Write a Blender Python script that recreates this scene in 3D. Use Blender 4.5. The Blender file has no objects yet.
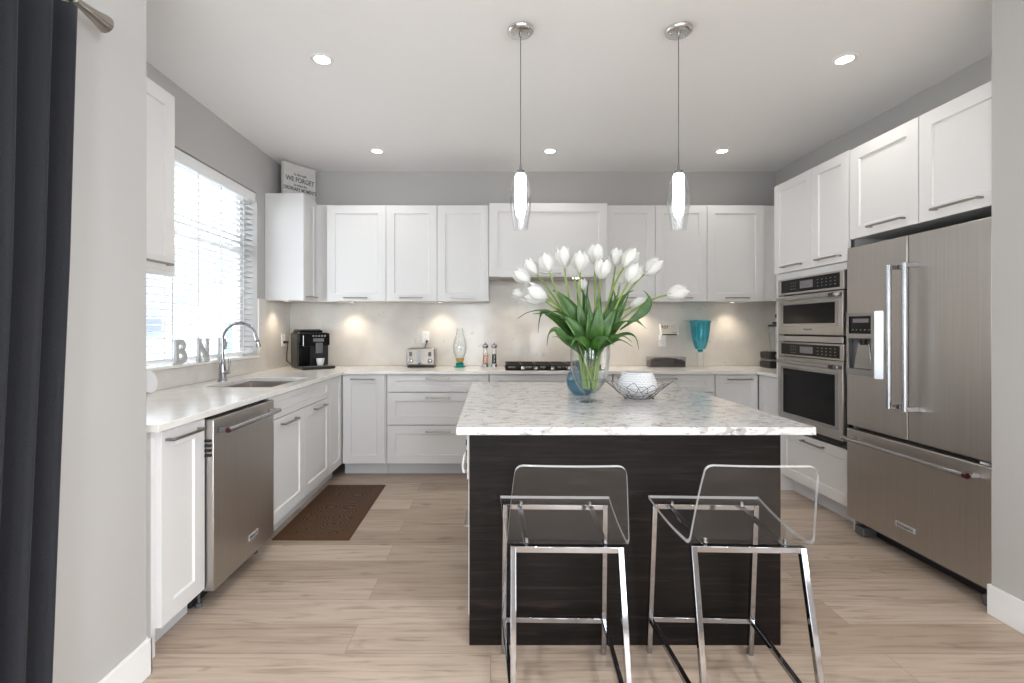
import bpy, bmesh, math, random
from mathutils import Vector, Matrix, Quaternion
R = random.Random(7)
S = bpy.context.scene
COL = S.collection
PI = math.pi

# ------------------------------------------------------------------ camera, world, exposure
CAM = (0.0, 0.0, 1.28)
cd = bpy.data.cameras.new('camera'); cam = bpy.data.objects.new('camera', cd); COL.objects.link(cam)
cam.location = CAM; cam.rotation_euler = (PI/2, 0, 0)
cd.lens = 17.0; cd.sensor_width = 36.0; cd.shift_x = 0.0209; cd.shift_y = -0.0132
cd.clip_start = 0.05
S.camera = cam
F = 484.0
def fx(px, Y): return (px-490.6)*Y/F
def fz(py, Y): return 1.28-(py-328.0)*Y/F
def at(px, py, Y): return Vector((fx(px, Y), Y, fz(py, Y)))

S.view_settings.view_transform = 'Standard'; S.view_settings.look = 'None'
S.view_settings.gamma = 1.0; S.view_settings.use_curve_mapping = False
S.view_settings.exposure = 0.96
S.cycles.use_denoising = True
S.cycles.max_bounces = 14; S.cycles.diffuse_bounces = 6; S.cycles.glossy_bounces = 6
S.cycles.transmission_bounces = 10; S.cycles.transparent_max_bounces = 24
S.cycles.sample_clamp_indirect = 6.0
S.cycles.caustics_reflective = False; S.cycles.caustics_refractive = False

w = bpy.data.worlds.new('overcast_sky'); S.world = w; w.use_nodes = True
bg = w.node_tree.nodes['Background']
bg.inputs[0].default_value = (0.90, 0.95, 1.03, 1); bg.inputs[1].default_value = 2.0
WN, WL = w.node_tree.nodes, w.node_tree.links      # bright overcast sky, brightest on the sun's side behind the viewer
wtc = WN.new('ShaderNodeTexCoord'); wdot = WN.new('ShaderNodeVectorMath'); wdot.operation = 'DOT_PRODUCT'; wdot.inputs[1].default_value = (.90, -.35, .25)
wmr = WN.new('ShaderNodeMapRange'); wmr.inputs[1].default_value = .15; wmr.inputs[2].default_value = .9; wmr.inputs[3].default_value = 3.5; wmr.inputs[4].default_value = 11.5
WL.new(wtc.outputs['Generated'], wdot.inputs[0]); WL.new(wdot.outputs['Value'], wmr.inputs[0]); WL.new(wmr.outputs[0], bg.inputs[1])

def area(name, loc, rot, sx, sy, power, color=(1, 1, 1), portal=False):
    l = bpy.data.lights.new(name, 'AREA'); l.shape = 'RECTANGLE'; l.size = sx; l.size_y = sy
    l.energy = power; l.color = color
    if portal: l.cycles.is_portal = True
    o = bpy.data.objects.new(name, l); COL.objects.link(o); o.location = loc; o.rotation_euler = rot
    return o
# daylight portals in the window openings, rear and side ones added for light (they emit nothing, they guide the sky's light)
area('added_portal_rear', (-.5, -2.94, 1.25), (PI/2, 0, 0), .9, 2.3, 1, portal=True)
area('added_portal_rear', (.975, -2.94, 1.25), (PI/2, 0, 0), .85, 2.3, 1, portal=True)
area('added_portal_side', (2.39, -1.25, 1.45), (0, PI/2, 0), 1.9, 1.4, 1, portal=True)
area('window_portal_patio', (-1.43, 0.05, 1.07), (0, -PI/2, 0), 2.1, 1.8, 1, portal=True)
area('window_portal_kitchen', (-2.17, 3.32, 1.73), (0, -PI/2, 0), 1.34, 1.52, 1, portal=True)

# ------------------------------------------------------------------ materials
MATS = {}
def new_mat(name):
    m = bpy.data.materials.new(name); m.use_nodes = True
    MATS[name] = m
    return m, m.node_tree.nodes, m.node_tree.links, m.node_tree.nodes['Principled BSDF']
def pbr(name, col, rough=0.5, metal=0.0, spec=0.5, emit=None, estr=0.0, coat=0.0, noise=0.0, nscale=30.0, bump=0.0):
    m, N, L, b = new_mat(name)
    b.inputs['Base Color'].default_value = (*col, 1); b.inputs['Roughness'].default_value = rough
    b.inputs['Metallic'].default_value = metal; b.inputs['Specular IOR Level'].default_value = spec
    b.inputs['Coat Weight'].default_value = coat
    if emit: b.inputs['Emission Color'].default_value = (*emit, 1); b.inputs['Emission Strength'].default_value = estr
    if noise or bump:
        tc = N.new('ShaderNodeTexCoord'); n = N.new('ShaderNodeTexNoise'); n.inputs['Scale'].default_value = nscale
        n.inputs['Detail'].default_value = 5
        L.new(tc.outputs['Object'], n.inputs['Vector'])
        if noise:
            r = N.new('ShaderNodeValToRGB')
            r.color_ramp.elements[0].color = (*[c*(1-noise) for c in col], 1); r.color_ramp.elements[1].color = (*[min(1, c*(1+noise)) for c in col], 1)
            r.color_ramp.elements[0].position = .3; r.color_ramp.elements[1].position = .7
            L.new(n.outputs['Fac'], r.inputs['Fac']); L.new(r.outputs['Color'], b.inputs['Base Color'])
        if bump:
            bp = N.new('ShaderNodeBump'); bp.inputs['Strength'].default_value = bump; bp.inputs['Distance'].default_value = .003
            L.new(n.outputs['Fac'], bp.inputs['Height']); L.new(bp.outputs['Normal'], b.inputs['Normal'])
    return m
def thin_glass(name, tint=(1, 1, 1), refl=1.0, extra=0.0, ecol=(1, 1, 1), edge=.62):
    """thin-walled clear sheet: Fresnel reflection over straight-through transmission"""
    m, N, L, b = new_mat(name); N.remove(b)
    out = N['Material Output']
    lw = N.new('ShaderNodeLayerWeight'); lw.inputs['Blend'].default_value = .5
    pw = N.new('ShaderNodeMath'); pw.operation = 'POWER'; pw.inputs[1].default_value = 5.0; L.new(lw.outputs['Facing'], pw.inputs[0])
    fr = N.new('ShaderNodeMath'); fr.operation = 'MULTIPLY_ADD'; fr.inputs[1].default_value = .962; fr.inputs[2].default_value = .038; L.new(pw.outputs[0], fr.inputs[0])
    mul = N.new('ShaderNodeMath'); mul.operation = 'MULTIPLY'; mul.inputs[1].default_value = refl; mul.use_clamp = True
    t = N.new('ShaderNodeBsdfTransparent')
    p3 = N.new('ShaderNodeMath'); p3.operation = 'POWER'; p3.inputs[1].default_value = 2.5; L.new(lw.outputs['Facing'], p3.inputs[0])
    tm = N.new('ShaderNodeMix'); tm.data_type = 'RGBA'; tm.inputs[6].default_value = (*tint, 1); tm.inputs[7].default_value = (*[c**2*edge for c in tint], 1)
    L.new(p3.outputs[0], tm.inputs[0]); L.new(tm.outputs[2], t.inputs[0])
    g = N.new('ShaderNodeBsdfGlossy'); g.inputs['Roughness'].default_value = 0.02; g.inputs[0].default_value = (1, 1, 1, 1)
    mx = N.new('ShaderNodeMixShader')
    L.new(fr.outputs[0], mul.inputs[0]); L.new(mul.outputs[0], mx.inputs[0]); L.new(t.outputs[0], mx.inputs[1]); L.new(g.outputs[0], mx.inputs[2])
    last = mx
    if extra > 0:
        d = N.new('ShaderNodeBsdfDiffuse'); d.inputs[0].default_value = (*ecol, 1)
        m2 = N.new('ShaderNodeMixShader'); m2.inputs[0].default_value = extra
        L.new(last.outputs[0], m2.inputs[1]); L.new(d.outputs[0], m2.inputs[2]); last = m2
    L.new(last.outputs[0], out.inputs['Surface'])
    return m
def mapping(N, L, scale=(1, 1, 1), rot=(0, 0, 0)):
    tc = N.new('ShaderNodeTexCoord'); mp = N.new('ShaderNodeMapping')
    mp.inputs['Scale'].default_value = scale; mp.inputs['Rotation'].default_value = rot
    L.new(tc.outputs['Object'], mp.inputs['Vector'])
    return mp
def ramp(N, stops, interp='LINEAR'):
    r = N.new('ShaderNodeValToRGB'); cr = r.color_ramp; cr.interpolation = interp
    while len(cr.elements) < len(stops): cr.elements.new(.5)
    for e, (p, c) in zip(cr.elements, stops): e.position = p; e.color = (*c, 1)
    return r
def mixc(N, L, fac, a, b, mode='MIX'):
    m = N.new('ShaderNodeMix'); m.data_type = 'RGBA'; m.blend_type = mode
    for sock, v in ((m.inputs[0], fac), (m.inputs[6], a), (m.inputs[7], b)):
        if hasattr(v, 'links') or hasattr(v, 'is_linked'): L.new(v, sock)
        elif isinstance(v, tuple): sock.default_value = (*v, 1)
        else: sock.default_value = v
    return m.outputs[2]

M = MATS
pbr('wall_paint', (.475, .462, .45), .75, bump=.05, nscale=300)
pbr('ceiling_paint', (.90, .893, .89), .85, bump=.25, nscale=160)
pbr('trim_white', (.84, .84, .84), .4)
pbr('cabinet_white', (.74, .73, .725), .38)
pbr('carcass_white', (.72, .71, .70), .5)
pbr('toe_kick_grey', (.62, .62, .635), .5)
pbr('nickel', (.36, .335, .305), .30, 1.0)
pbr('chrome', (.39, .39, .405), .06, 1.0)
pbr('satin_chrome', (.42, .42, .43), .25, 1.0)
pbr('canopy_chrome', (.72, .71, .70), .2, 1.0)
pbr('dark_gap', (.012, .012, .013), .6)
pbr('black_gloss', (.004, .004, .0045), .10, spec=.22)
pbr('black_plastic', (.016, .015, .015), .28)
pbr('cast_iron', (.018, .015, .014), .55, bump=.2, nscale=200)
pbr('grey_plastic', (.10, .10, .105), .5)
pbr('white_plastic', (.86, .86, .85), .35)
pbr('display_grey', (.20, .18, .20), .25)
pbr('red_enamel', (.035, .004, .005), .2)
pbr('print_grey', (.09, .088, .085), .6)
pbr('print_light', (.16, .16, .165), .5)
pbr('badge_steel', (.46, .46, .47), .4)
pbr('sign_face', (.60, .585, .56), .7, noise=.06, nscale=40)
pbr('sign_side', (.78, .78, .77), .6)
pbr('letter_glitter', (.52, .52, .51), .55, noise=.08, nscale=400, bump=.4)
pbr('ceramic_white', (.80, .80, .82), .3)
pbr('wire_dark', (.15, .14, .135), .35, .8)
pbr('tulip_white', (.76, .76, .73), .5, noise=.02, nscale=25)
pbr('tulip_stem', (.24, .34, .085), .4)
pbr('salt_pink', (.72, .36, .27), .7, noise=.3, nscale=300)
pbr('pepper', (.02, .016, .014), .7, noise=.5, nscale=300)
pbr('gold_metal', (.55, .38, .14), .3, 1.0)
pbr('coffee_beans', (.030, .014, .009), .6, spec=.15, noise=.7, nscale=90, bump=.8)
pbr('shade_glow', (1, 1, 1), .4, emit=(1.0, .965, .90), estr=12.0)
pbr('lamp_glow', (1, 1, 1), .4, emit=(1.0, .95, .86), estr=9.0)
pbr('led_glow', (1, 1, 1), .4, emit=(1.0, .88, .70), estr=8.0)
pbr('blind_white', (.88, .88, .88), .45)
def m_slat():
    m, N, L, b = new_mat('blind_slat'); b.inputs['Base Color'].default_value = (.72, .72, .72, 1); b.inputs['Roughness'].default_value = .45
    tr = N.new('ShaderNodeBsdfTranslucent'); tr.inputs[0].default_value = (.9, .9, .9, 1); mx = N.new('ShaderNodeMixShader'); mx.inputs[0].default_value = .10
    L.new(b.outputs[0], mx.inputs[1]); L.new(tr.outputs[0], mx.inputs[2]); L.new(mx.outputs[0], N['Material Output'].inputs['Surface'])
m_slat()
pbr('house_siding', (.20, .245, .30), .8)
pbr('house_roof', (.07, .08, .095), .8)
pbr('house_window', (.03, .05, .10), .2)
pbr('outdoor_paving', (.62, .62, .60), .9, noise=.05, nscale=2)
pbr('mat_edge', (.082, .040, .020), .6, spec=.2)
pbr('beige_plastic', (.66, .61, .53), .45)
thin_glass('acrylic', (.985, .985, .985), .55, .003, (.8, .8, .85), edge=.9)
thin_glass('acrylic_edge', (.80, .80, .82), 1.0, .42, (.85, .84, .86))
thin_glass('clear_glass', (.98, .99, .99), 1.15, edge=.72)
thin_glass('pendant_glass', (.965, .97, .975), 1.3, edge=.85)
thin_glass('window_glass', (.97, .985, .98), 1.0, edge=.9)
thin_glass('water', (.95, .975, .97), .6)
thin_glass('blue_glass', (.60, .77, .85), 1.2, .02, (.10, .30, .46))
thin_glass('turquoise_glass', (.46, .87, .93), 1.9, .09, (.05, .52, .64), edge=.5)
thin_glass('teal_glass', (.10, .62, .58), 1.2, .45, (.02, .42, .38))
thin_glass('smoke_glass', (.93, .93, .93), .9, edge=.85)

def m_stainless(name, base, along):
    m, N, L, b = new_mat(name)
    b.inputs['Metallic'].default_value = 1.0
    mp = mapping(N, L, along)
    n = N.new('ShaderNodeTexNoise'); n.inputs['Scale'].default_value = 1.0; n.inputs['Detail'].default_value = 6
    L.new(mp.outputs[0], n.inputs['Vector'])
    r = ramp(N, [(.3, tuple(c*.92 for c in base)), (.7, tuple(c*1.08 for c in base))])
    L.new(n.outputs['Fac'], r.inputs['Fac']); L.new(r.outputs[0], b.inputs['Base Color'])
    mr = N.new('ShaderNodeMapRange'); mr.inputs[3].default_value = .33; mr.inputs[4].default_value = .46
    L.new(n.outputs['Fac'], mr.inputs[0]); L.new(mr.outputs[0], b.inputs['Roughness'])
    n2 = N.new('ShaderNodeTexNoise'); n2.inputs['Scale'].default_value = 2.2; n2.inputs['Detail'].default_value = 1
    tc = N.new('ShaderNodeTexCoord'); L.new(tc.outputs['Object'], n2.inputs['Vector'])
    bp = N.new('ShaderNodeBump'); bp.inputs['Strength'].default_value = .12; bp.inputs['Distance'].default_value = .02
    L.new(n2.outputs['Fac'], bp.inputs['Height']); L.new(bp.outputs[0], b.inputs['Normal'])
m_stainless('stainless', (.44, .40, .365), (2, 2, 350))
m_stainless('stainless_side', (.51, .478, .447), (2, 350, 2))

def m_quartz():
    m, N, L, b = new_mat('worktop_quartz')
    b.inputs['Roughness'].default_value = .16
    mp = mapping(N, L); n = N.new('ShaderNodeTexNoise'); n.inputs['Scale'].default_value = 9; n.inputs['Detail'].default_value = 6
    L.new(mp.outputs[0], n.inputs['Vector'])
    r = ramp(N, [(.35, (.80, .775, .74)), (.65, (.86, .845, .82))]); L.new(n.outputs['Fac'], r.inputs['Fac'])
    L.new(r.outputs[0], b.inputs['Base Color'])
m_quartz()
def m_splash():
    m, N, L, b = new_mat('backsplash_quartz')
    b.inputs['Roughness'].default_value = .13
    mp = mapping(N, L); n = N.new('ShaderNodeTexNoise'); n.inputs['Scale'].default_value = 3.2; n.inputs['Detail'].default_value = 7; n.inputs['Distortion'].default_value = .6
    L.new(mp.outputs[0], n.inputs['Vector'])
    r = ramp(N, [(.3, (.62, .585, .545)), (.6, (.71, .68, .64))]); L.new(n.outputs['Fac'], r.inputs['Fac'])
    v = N.new('ShaderNodeTexNoise'); v.inputs['Scale'].default_value = 14; v.inputs['Detail'].default_value = 3; v.inputs['Distortion'].default_value = 1.5
    L.new(mp.outputs[0], v.inputs['Vector'])
    vr = ramp(N, [(.66, (0, 0, 0)), (.72, (1, 1, 1))]); L.new(v.outputs['Fac'], vr.inputs['Fac'])
    L.new(mixc(N, L, vr.outputs[0], r.outputs[0], (.56, .535, .515)), b.inputs['Base Color'])
m_splash()
def m_island():
    m, N, L, b = new_mat('island_stone')
    b.inputs['Roughness'].default_value = .15
    mp = mapping(N, L, (1, 1.7, 1.7), (0, 0, .25))
    n = N.new('ShaderNodeTexNoise'); n.inputs['Scale'].default_value = 9; n.inputs['Detail'].default_value = 8
    L.new(mp.outputs[0], n.inputs['Vector'])
    r = ramp(N, [(.34, (.55, .54, .54)), (.52, (.63, .625, .63))]); L.new(n.outputs['Fac'], r.inputs['Fac'])
    col = r.outputs[0]
    for sc, lo, hi, c, sd, am in ((13, .605, .625, (.33, .305, .295), 0.0, .8), (25, .625, .645, (.22, .205, .205), 7.3, .85), (18, .60, .62, (.44, .415, .405), 3.1, .8)):
        mp2 = mapping(N, L, (1, 2.1, 2.1), (0, 0, .3)); mp2.inputs['Location'].default_value = (sd, sd, 0)
        v = N.new('ShaderNodeTexNoise'); v.inputs['Scale'].default_value = sc; v.inputs['Detail'].default_value = 3; v.inputs['Distortion'].default_value = .9
        L.new(mp2.outputs[0], v.inputs['Vector'])
        vr = ramp(N, [(lo, (0, 0, 0)), (hi, (am, am, am))]); L.new(v.outputs['Fac'], vr.inputs['Fac'])
        col = mixc(N, L, vr.outputs[0], col, c)
    L.new(col, b.inputs['Base Color'])
m_island()
def m_darkwood():
    m, N, L, b = new_mat('island_dark_wood')
    b.inputs['Roughness'].default_value = .5; b.inputs['Specular IOR Level'].default_value = .16
    mp = mapping(N, L, (2.2, 40, 40)); n = N.new('ShaderNodeTexNoise'); n.inputs['Scale'].default_value = 1.6; n.inputs['Detail'].default_value = 8; n.inputs['Distortion'].default_value = .9
    L.new(mp.outputs[0], n.inputs['Vector'])
    r = ramp(N, [(.32, (.0045, .0032, .0028)), (.55, (.0095, .0068, .0058)), (.75, (.024, .017, .0145))]); L.new(n.outputs['Fac'], r.inputs['Fac'])
    L.new(r.outputs[0], b.inputs['Base Color'])
    bp = N.new('ShaderNodeBump'); bp.inputs['Strength'].default_value = .25; bp.inputs['Distance'].default_value = .001
    L.new(n.outputs['Fac'], bp.inputs['Height']); L.new(bp.outputs[0], b.inputs['Normal'])
m_darkwood()
def m_floor():
    m, N, L, b = new_mat('floor_oak_planks')
    mp = mapping(N, L)
    br = N.new('ShaderNodeTexBrick'); br.inputs['Scale'].default_value = 1.0
    br.inputs['Brick Width'].default_value = 1.55; br.inputs['Row Height'].default_value = .19
    br.inputs['Mortar Size'].default_value = .0012; br.inputs['Mortar Smooth'].default_value = .2; br.offset = .37; br.squash = 1
    br.inputs['Color1'].default_value = (0, 0, 0, 1); br.inputs['Color2'].default_value = (1, 1, 1, 1); br.inputs['Mortar'].default_value = (.5, .5, .5, 1)
    L.new(mp.outputs[0], br.inputs['Vector'])
    tone = ramp(N, [(0, (.37, .285, .22)), (.5, (.455, .365, .295)), (1, (.54, .445, .365))]); L.new(br.outputs['Color'], tone.inputs['Fac'])
    # grain shifted per plank
    sep = N.new('ShaderNodeVectorMath'); sep.operation = 'MULTIPLY_ADD'
    sep.inputs[1].default_value = (7, 3, 0)
    comb = N.new('ShaderNodeCombineXYZ'); L.new(br.outputs['Color'], comb.inputs[0]); L.new(br.outputs['Color'], comb.inputs[1])
    L.new(comb.outputs[0], sep.inputs[0]); L.new(mp.outputs[0], sep.inputs[2])
    st = N.new('ShaderNodeMapping'); st.inputs['Scale'].default_value = (1.5, 20, 1); L.new(sep.outputs[0], st.inputs['Vector'])
    g = N.new('ShaderNodeTexNoise'); g.inputs['Scale'].default_value = 2.2; g.inputs['Detail'].default_value = 8; g.inputs['Distortion'].default_value = .7
    L.new(st.outputs[0], g.inputs['Vector'])
    gr = ramp(N, [(.28, (.60, .57, .54)), (.46, (.92, .91, .90)), (.6, (1, 1, 1)), (.78, (1.10, 1.11, 1.12))]); L.new(g.outputs['Fac'], gr.inputs['Fac'])
    col = mixc(N, L, 1.0, tone.outputs[0], gr.outputs[0], 'MULTIPLY')
    k = N.new('ShaderNodeMapping'); k.inputs['Scale'].default_value = (2.2, 5, 1); L.new(sep.outputs[0], k.inputs['Vector'])
    kn = N.new('ShaderNodeTexNoise'); kn.inputs['Scale'].default_value = 2.1; kn.inputs['Detail'].default_value = 2; L.new(k.outputs[0], kn.inputs['Vector'])
    kr = ramp(N, [(.66, (0, 0, 0)), (.78, (.75, .75, .75))]); L.new(kn.outputs['Fac'], kr.inputs['Fac'])
    col = mixc(N, L, kr.outputs[0], col, (.17, .115, .08))
    mo = N.new('ShaderNodeMath'); mo.operation = 'MULTIPLY'; mo.inputs[1].default_value = .55; L.new(br.outputs['Fac'], mo.inputs[0])
    col = mixc(N, L, mo.outputs[0], col, (.10, .07, .05))
    L.new(col, b.inputs['Base Color'])
    b.inputs['Roughness'].default_value = .40
    bp = N.new('ShaderNodeBump'); bp.inputs['Strength'].default_value = .12; bp.inputs['Distance'].default_value = .002
    L.new(g.outputs['Fac'], bp.inputs['Height']); L.new(bp.outputs[0], b.inputs['Normal'])
m_floor()
def m_curtain():
    m, N, L, b = new_mat('curtain_fabric')
    b.inputs['Roughness'].default_value = .9; b.inputs['Sheen Weight'].default_value = .05
    mp = mapping(N, L, (30, 200, 200)); n = N.new('ShaderNodeTexNoise'); n.inputs['Scale'].default_value = 2; n.inputs['Detail'].default_value = 3
    L.new(mp.outputs[0], n.inputs['Vector'])
    r = ramp(N, [(.35, (.0050, .0054, .0085)), (.7, (.0100, .0107, .0160))]); L.new(n.outputs['Fac'], r.inputs['Fac']); L.new(r.outputs[0], b.inputs['Base Color'])
    bp = N.new('ShaderNodeBump'); bp.inputs['Strength'].default_value = .3; bp.inputs['Distance'].default_value = .001
    L.new(n.outputs['Fac'], bp.inputs['Height']); L.new(bp.outputs[0], b.inputs['Normal'])
m_curtain()
def m_mat():
    m, N, L, b = new_mat('mat_pattern'); b.inputs['Specular IOR Level'].default_value = .2
    b.inputs['Roughness'].default_value = .55
    mp = mapping(N, L, (1, 1, 1))
    v = N.new('ShaderNodeTexVoronoi'); v.inputs['Scale'].default_value = 5.5; L.new(mp.outputs[0], v.inputs['Vector'])
    s = N.new('ShaderNodeMath'); s.operation = 'SINE'; mu = N.new('ShaderNodeMath'); mu.operation = 'MULTIPLY'; mu.inputs[1].default_value = 75
    L.new(v.outputs['Distance'], mu.inputs[0]); L.new(mu.outputs[0], s.inputs[0])
    r = ramp(N, [(.25, (.036, .016, .007)), (.75, (.115, .060, .030))])
    mr = N.new('ShaderNodeMapRange'); mr.inputs[1].default_value = -1; mr.inputs[2].default_value = 1; L.new(s.outputs[0], mr.inputs[0])
    L.new(mr.outputs[0], r.inputs['Fac']); L.new(r.outputs[0], b.inputs['Base Color'])
    bp = N.new('ShaderNodeBump'); bp.inputs['Strength'].default_value = .5; bp.inputs['Distance'].default_value = .002
    L.new(mr.outputs[0], bp.inputs['Height']); L.new(bp.outputs[0], b.inputs['Normal'])
m_mat()
def m_leaf():
    m, N, L, b = new_mat('tulip_leaf')
    b.inputs['Roughness'].default_value = .35
    mp = mapping(N, L); n = N.new('ShaderNodeTexNoise'); n.inputs['Scale'].default_value = 18; n.inputs['Detail'].default_value = 3
    L.new(mp.outputs[0], n.inputs['Vector'])
    r = ramp(N, [(.3, (.020, .070, .010)), (.7, (.070, .170, .030))]); L.new(n.outputs['Fac'], r.inputs['Fac']); L.new(r.outputs[0], b.inputs['Base Color'])
    b.inputs['Subsurface Weight'].default_value = 0.0
m_leaf()

# ------------------------------------------------------------------ mesh helpers
def box(bm, x0, x1, y0, y1, z0, z1):
    x0, x1 = sorted((x0, x1)); y0, y1 = sorted((y0, y1)); z0, z1 = sorted((z0, z1))
    v = [bm.verts.new(p) for p in ((x0,y0,z0),(x1,y0,z0),(x1,y1,z0),(x0,y1,z0),(x0,y0,z1),(x1,y0,z1),(x1,y1,z1),(x0,y1,z1))]
    for f in ((0,3,2,1),(4,5,6,7),(0,1,5,4),(1,2,6,5),(2,3,7,6),(3,0,4,7)): bm.faces.new([v[i] for i in f])
    return v
def bm_box(*a):
    bm = bmesh.new(); box(bm, *a); return bm
def tube(bm, pts, r, n=10, closed=False, cap=True, sq=False):
    pts = [Vector(p) for p in pts]; rs = r if isinstance(r, (list, tuple)) else [r]*len(pts)
    rings = []; prev = None
    for i, p in enumerate(pts):
        a = pts[i-1] if (i > 0 or closed) else p; c = pts[(i+1) % len(pts)] if (i < len(pts)-1 or closed) else p
        t = (c-a).normalized()
        if prev is None:
            ref = Vector((0, 0, 1)) if abs(t.z) < .9 else Vector((0, 1, 0))
            u = t.cross(ref).normalized()
        else:
            u = (prev - t*prev.dot(t))
            u = u.normalized() if u.length > 1e-6 else t.orthogonal().normalized()
        prev = u; v = t.cross(u)
        rings.append([bm.verts.new(p + (u*math.cos(2*PI*k/n + (PI/4 if sq else 0)) + v*math.sin(2*PI*k/n + (PI/4 if sq else 0)))*rs[i]) for k in range(n)])
    m = len(rings)
    for i in range(m if closed else m-1):
        A, B = rings[i], rings[(i+1) % m]
        for k in range(n): bm.faces.new((A[k], A[(k+1) % n], B[(k+1) % n], B[k]))
    if cap and not closed:
        bm.faces.new(list(reversed(rings[0]))); bm.faces.new(rings[-1])
def lathe(bm, prof, c=(0, 0, 0), n=40, axis='Z', fn=None):
    """prof: (radius, height) list; radius 0 closes"""
    c = Vector(c); rings = []
    for r, h in prof:
        ring = []
        for k in range(1 if r < 1e-6 else n):
            a = 2*PI*k/n; rr = fn(r, h, a) if fn else r
            x, y = rr*math.cos(a), rr*math.sin(a)
            p = {'Z': (x, y, h), 'Y': (x, h, -y), 'X': (h, x, y)}[axis]
            ring.append(bm.verts.new(c+Vector(p)))
        rings.append(ring)
    for A, B in zip(rings, rings[1:]):
        for k in range(n):
            if len(A) == 1 and len(B) == 1: continue
            if len(A) == 1: bm.faces.new((A[0], B[k], B[(k+1) % n]))
            elif len(B) == 1: bm.faces.new((A[k], A[(k+1) % n], B[0]))
            else: bm.faces.new((A[k], A[(k+1) % n], B[(k+1) % n], B[k]))
def bm_lathe(prof, c=(0, 0, 0), n=40, axis='Z', fn=None):
    bm = bmesh.new(); lathe(bm, prof, c, n, axis, fn); return bm
def prism(bm, poly, mp, d0, d1):
    """extrude polygon [(u,v)] between depths; mp(u,v,d)->point"""
    a = [bm.verts.new(mp(u, v, d0)) for u, v in poly]; b = [bm.verts.new(mp(u, v, d1)) for u, v in poly]
    n = len(poly)
    bm.faces.new(a); bm.faces.new(list(reversed(b)))
    for i in range(n): bm.faces.new((a[i], b[i], b[(i+1) % n], a[(i+1) % n]))
def grid_slab(bm, us, vs, filled, mp, d0, d1):
    vc = {}
    def V(i, j, k):
        if (i, j, k) not in vc: vc[(i, j, k)] = bm.verts.new(mp(us[i], vs[j], (d0, d1)[k]))
        return vc[(i, j, k)]
    f = lambda i, j: 0 <= i < len(us)-1 and 0 <= j < len(vs)-1 and filled(i, j)
    for i in range(len(us)-1):
        for j in range(len(vs)-1):
            if not f(i, j): continue
            for k in (0, 1): bm.faces.new((V(i,j,k), V(i+1,j,k), V(i+1,j+1,k), V(i,j+1,k)))
            for (di, dj, e) in ((-1,0,((i,j),(i,j+1))), (1,0,((i+1,j),(i+1,j+1))), (0,-1,((i,j),(i+1,j))), (0,1,((i,j+1),(i+1,j+1)))):
                if not f(i+di, j+dj):
                    (a, b) = e; bm.faces.new((V(*a,0), V(*b,0), V(*b,1), V(*a,1)))
OFF = {}
def obj(name, bm, mat, parent=None, bevel=0.0, seg=2, smooth=40, mats=None, local=False, subsurf=0, solid=0.0):
    """one mesh object; verts are in world space unless local (then already relative to the root)"""
    bmesh.ops.recalc_face_normals(bm, faces=bm.faces)
    off = OFF.get(parent.name, Vector((0, 0, 0))) if parent is not None else Vector((0, 0, 0))
    if not local and off.length > 0: bmesh.ops.translate(bm, verts=bm.verts, vec=-off)
    me = bpy.data.meshes.new(name); bm.to_mesh(me); bm.free()
    for mm in (mats or [mat]): me.materials.append(M[mm] if isinstance(mm, str) else mm)
    if smooth and len(me.polygons):
        me.polygons.foreach_set('use_smooth', [True]*len(me.polygons)); me.set_sharp_from_angle(angle=math.radians(smooth))
    o = bpy.data.objects.new(name, me); COL.objects.link(o)
    if parent is not None: o.parent = parent; OFF[o.name] = off
    if solid: md = o.modifiers.new('thickness', 'SOLIDIFY'); md.thickness = solid; md.offset = 0
    if bevel: md = o.modifiers.new('bevel', 'BEVEL'); md.width = bevel; md.segments = seg; md.limit_method = 'ANGLE'; md.angle_limit = math.radians(50)
    if subsurf: md = o.modifiers.new('subsurf', 'SUBSURF'); md.levels = md.render_levels = subsurf
    return o
def thing(name, label, cat, loc=(0, 0, 0), group=None):
    o = bpy.data.objects.new(name, None); COL.objects.link(o); o.empty_display_size = .1
    o.location = loc; OFF[o.name] = Vector(loc); o['label'] = label; o['category'] = cat
    if group: o['group'] = group
    return o
def tag(o, label, cat, group=None):
    o['label'] = label; o['category'] = cat
    if group: o['group'] = group
    return o
def struct(name, bm, mat, parent=None, **k):
    o = obj(name, bm, mat, parent, **k)
    if parent is None: o['kind'] = 'structure'
    return o
def text_bm(txt, size, depth, mp, align='CENTER', bold=0.0, shear=0.0):
    cu = bpy.data.curves.new('t', 'FONT'); cu.body = txt; cu.size = size; cu.align_x = align; cu.align_y = 'CENTER'
    cu.extrude = depth/2; cu.offset = bold; cu.shear = shear; cu.resolution_u = 3
    o = bpy.data.objects.new('t', cu); COL.objects.link(o)
    me = bpy.data.meshes.new_from_object(o.evaluated_get(bpy.context.evaluated_depsgraph_get()))
    bm = bmesh.new(); bm.from_mesh(me)
    for v in bm.verts: v.co = Vector(mp(v.co.x, v.co.y, v.co.z))
    bpy.data.objects.remove(o); bpy.data.curves.remove(cu); bpy.data.meshes.remove(me)
    return bm

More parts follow.
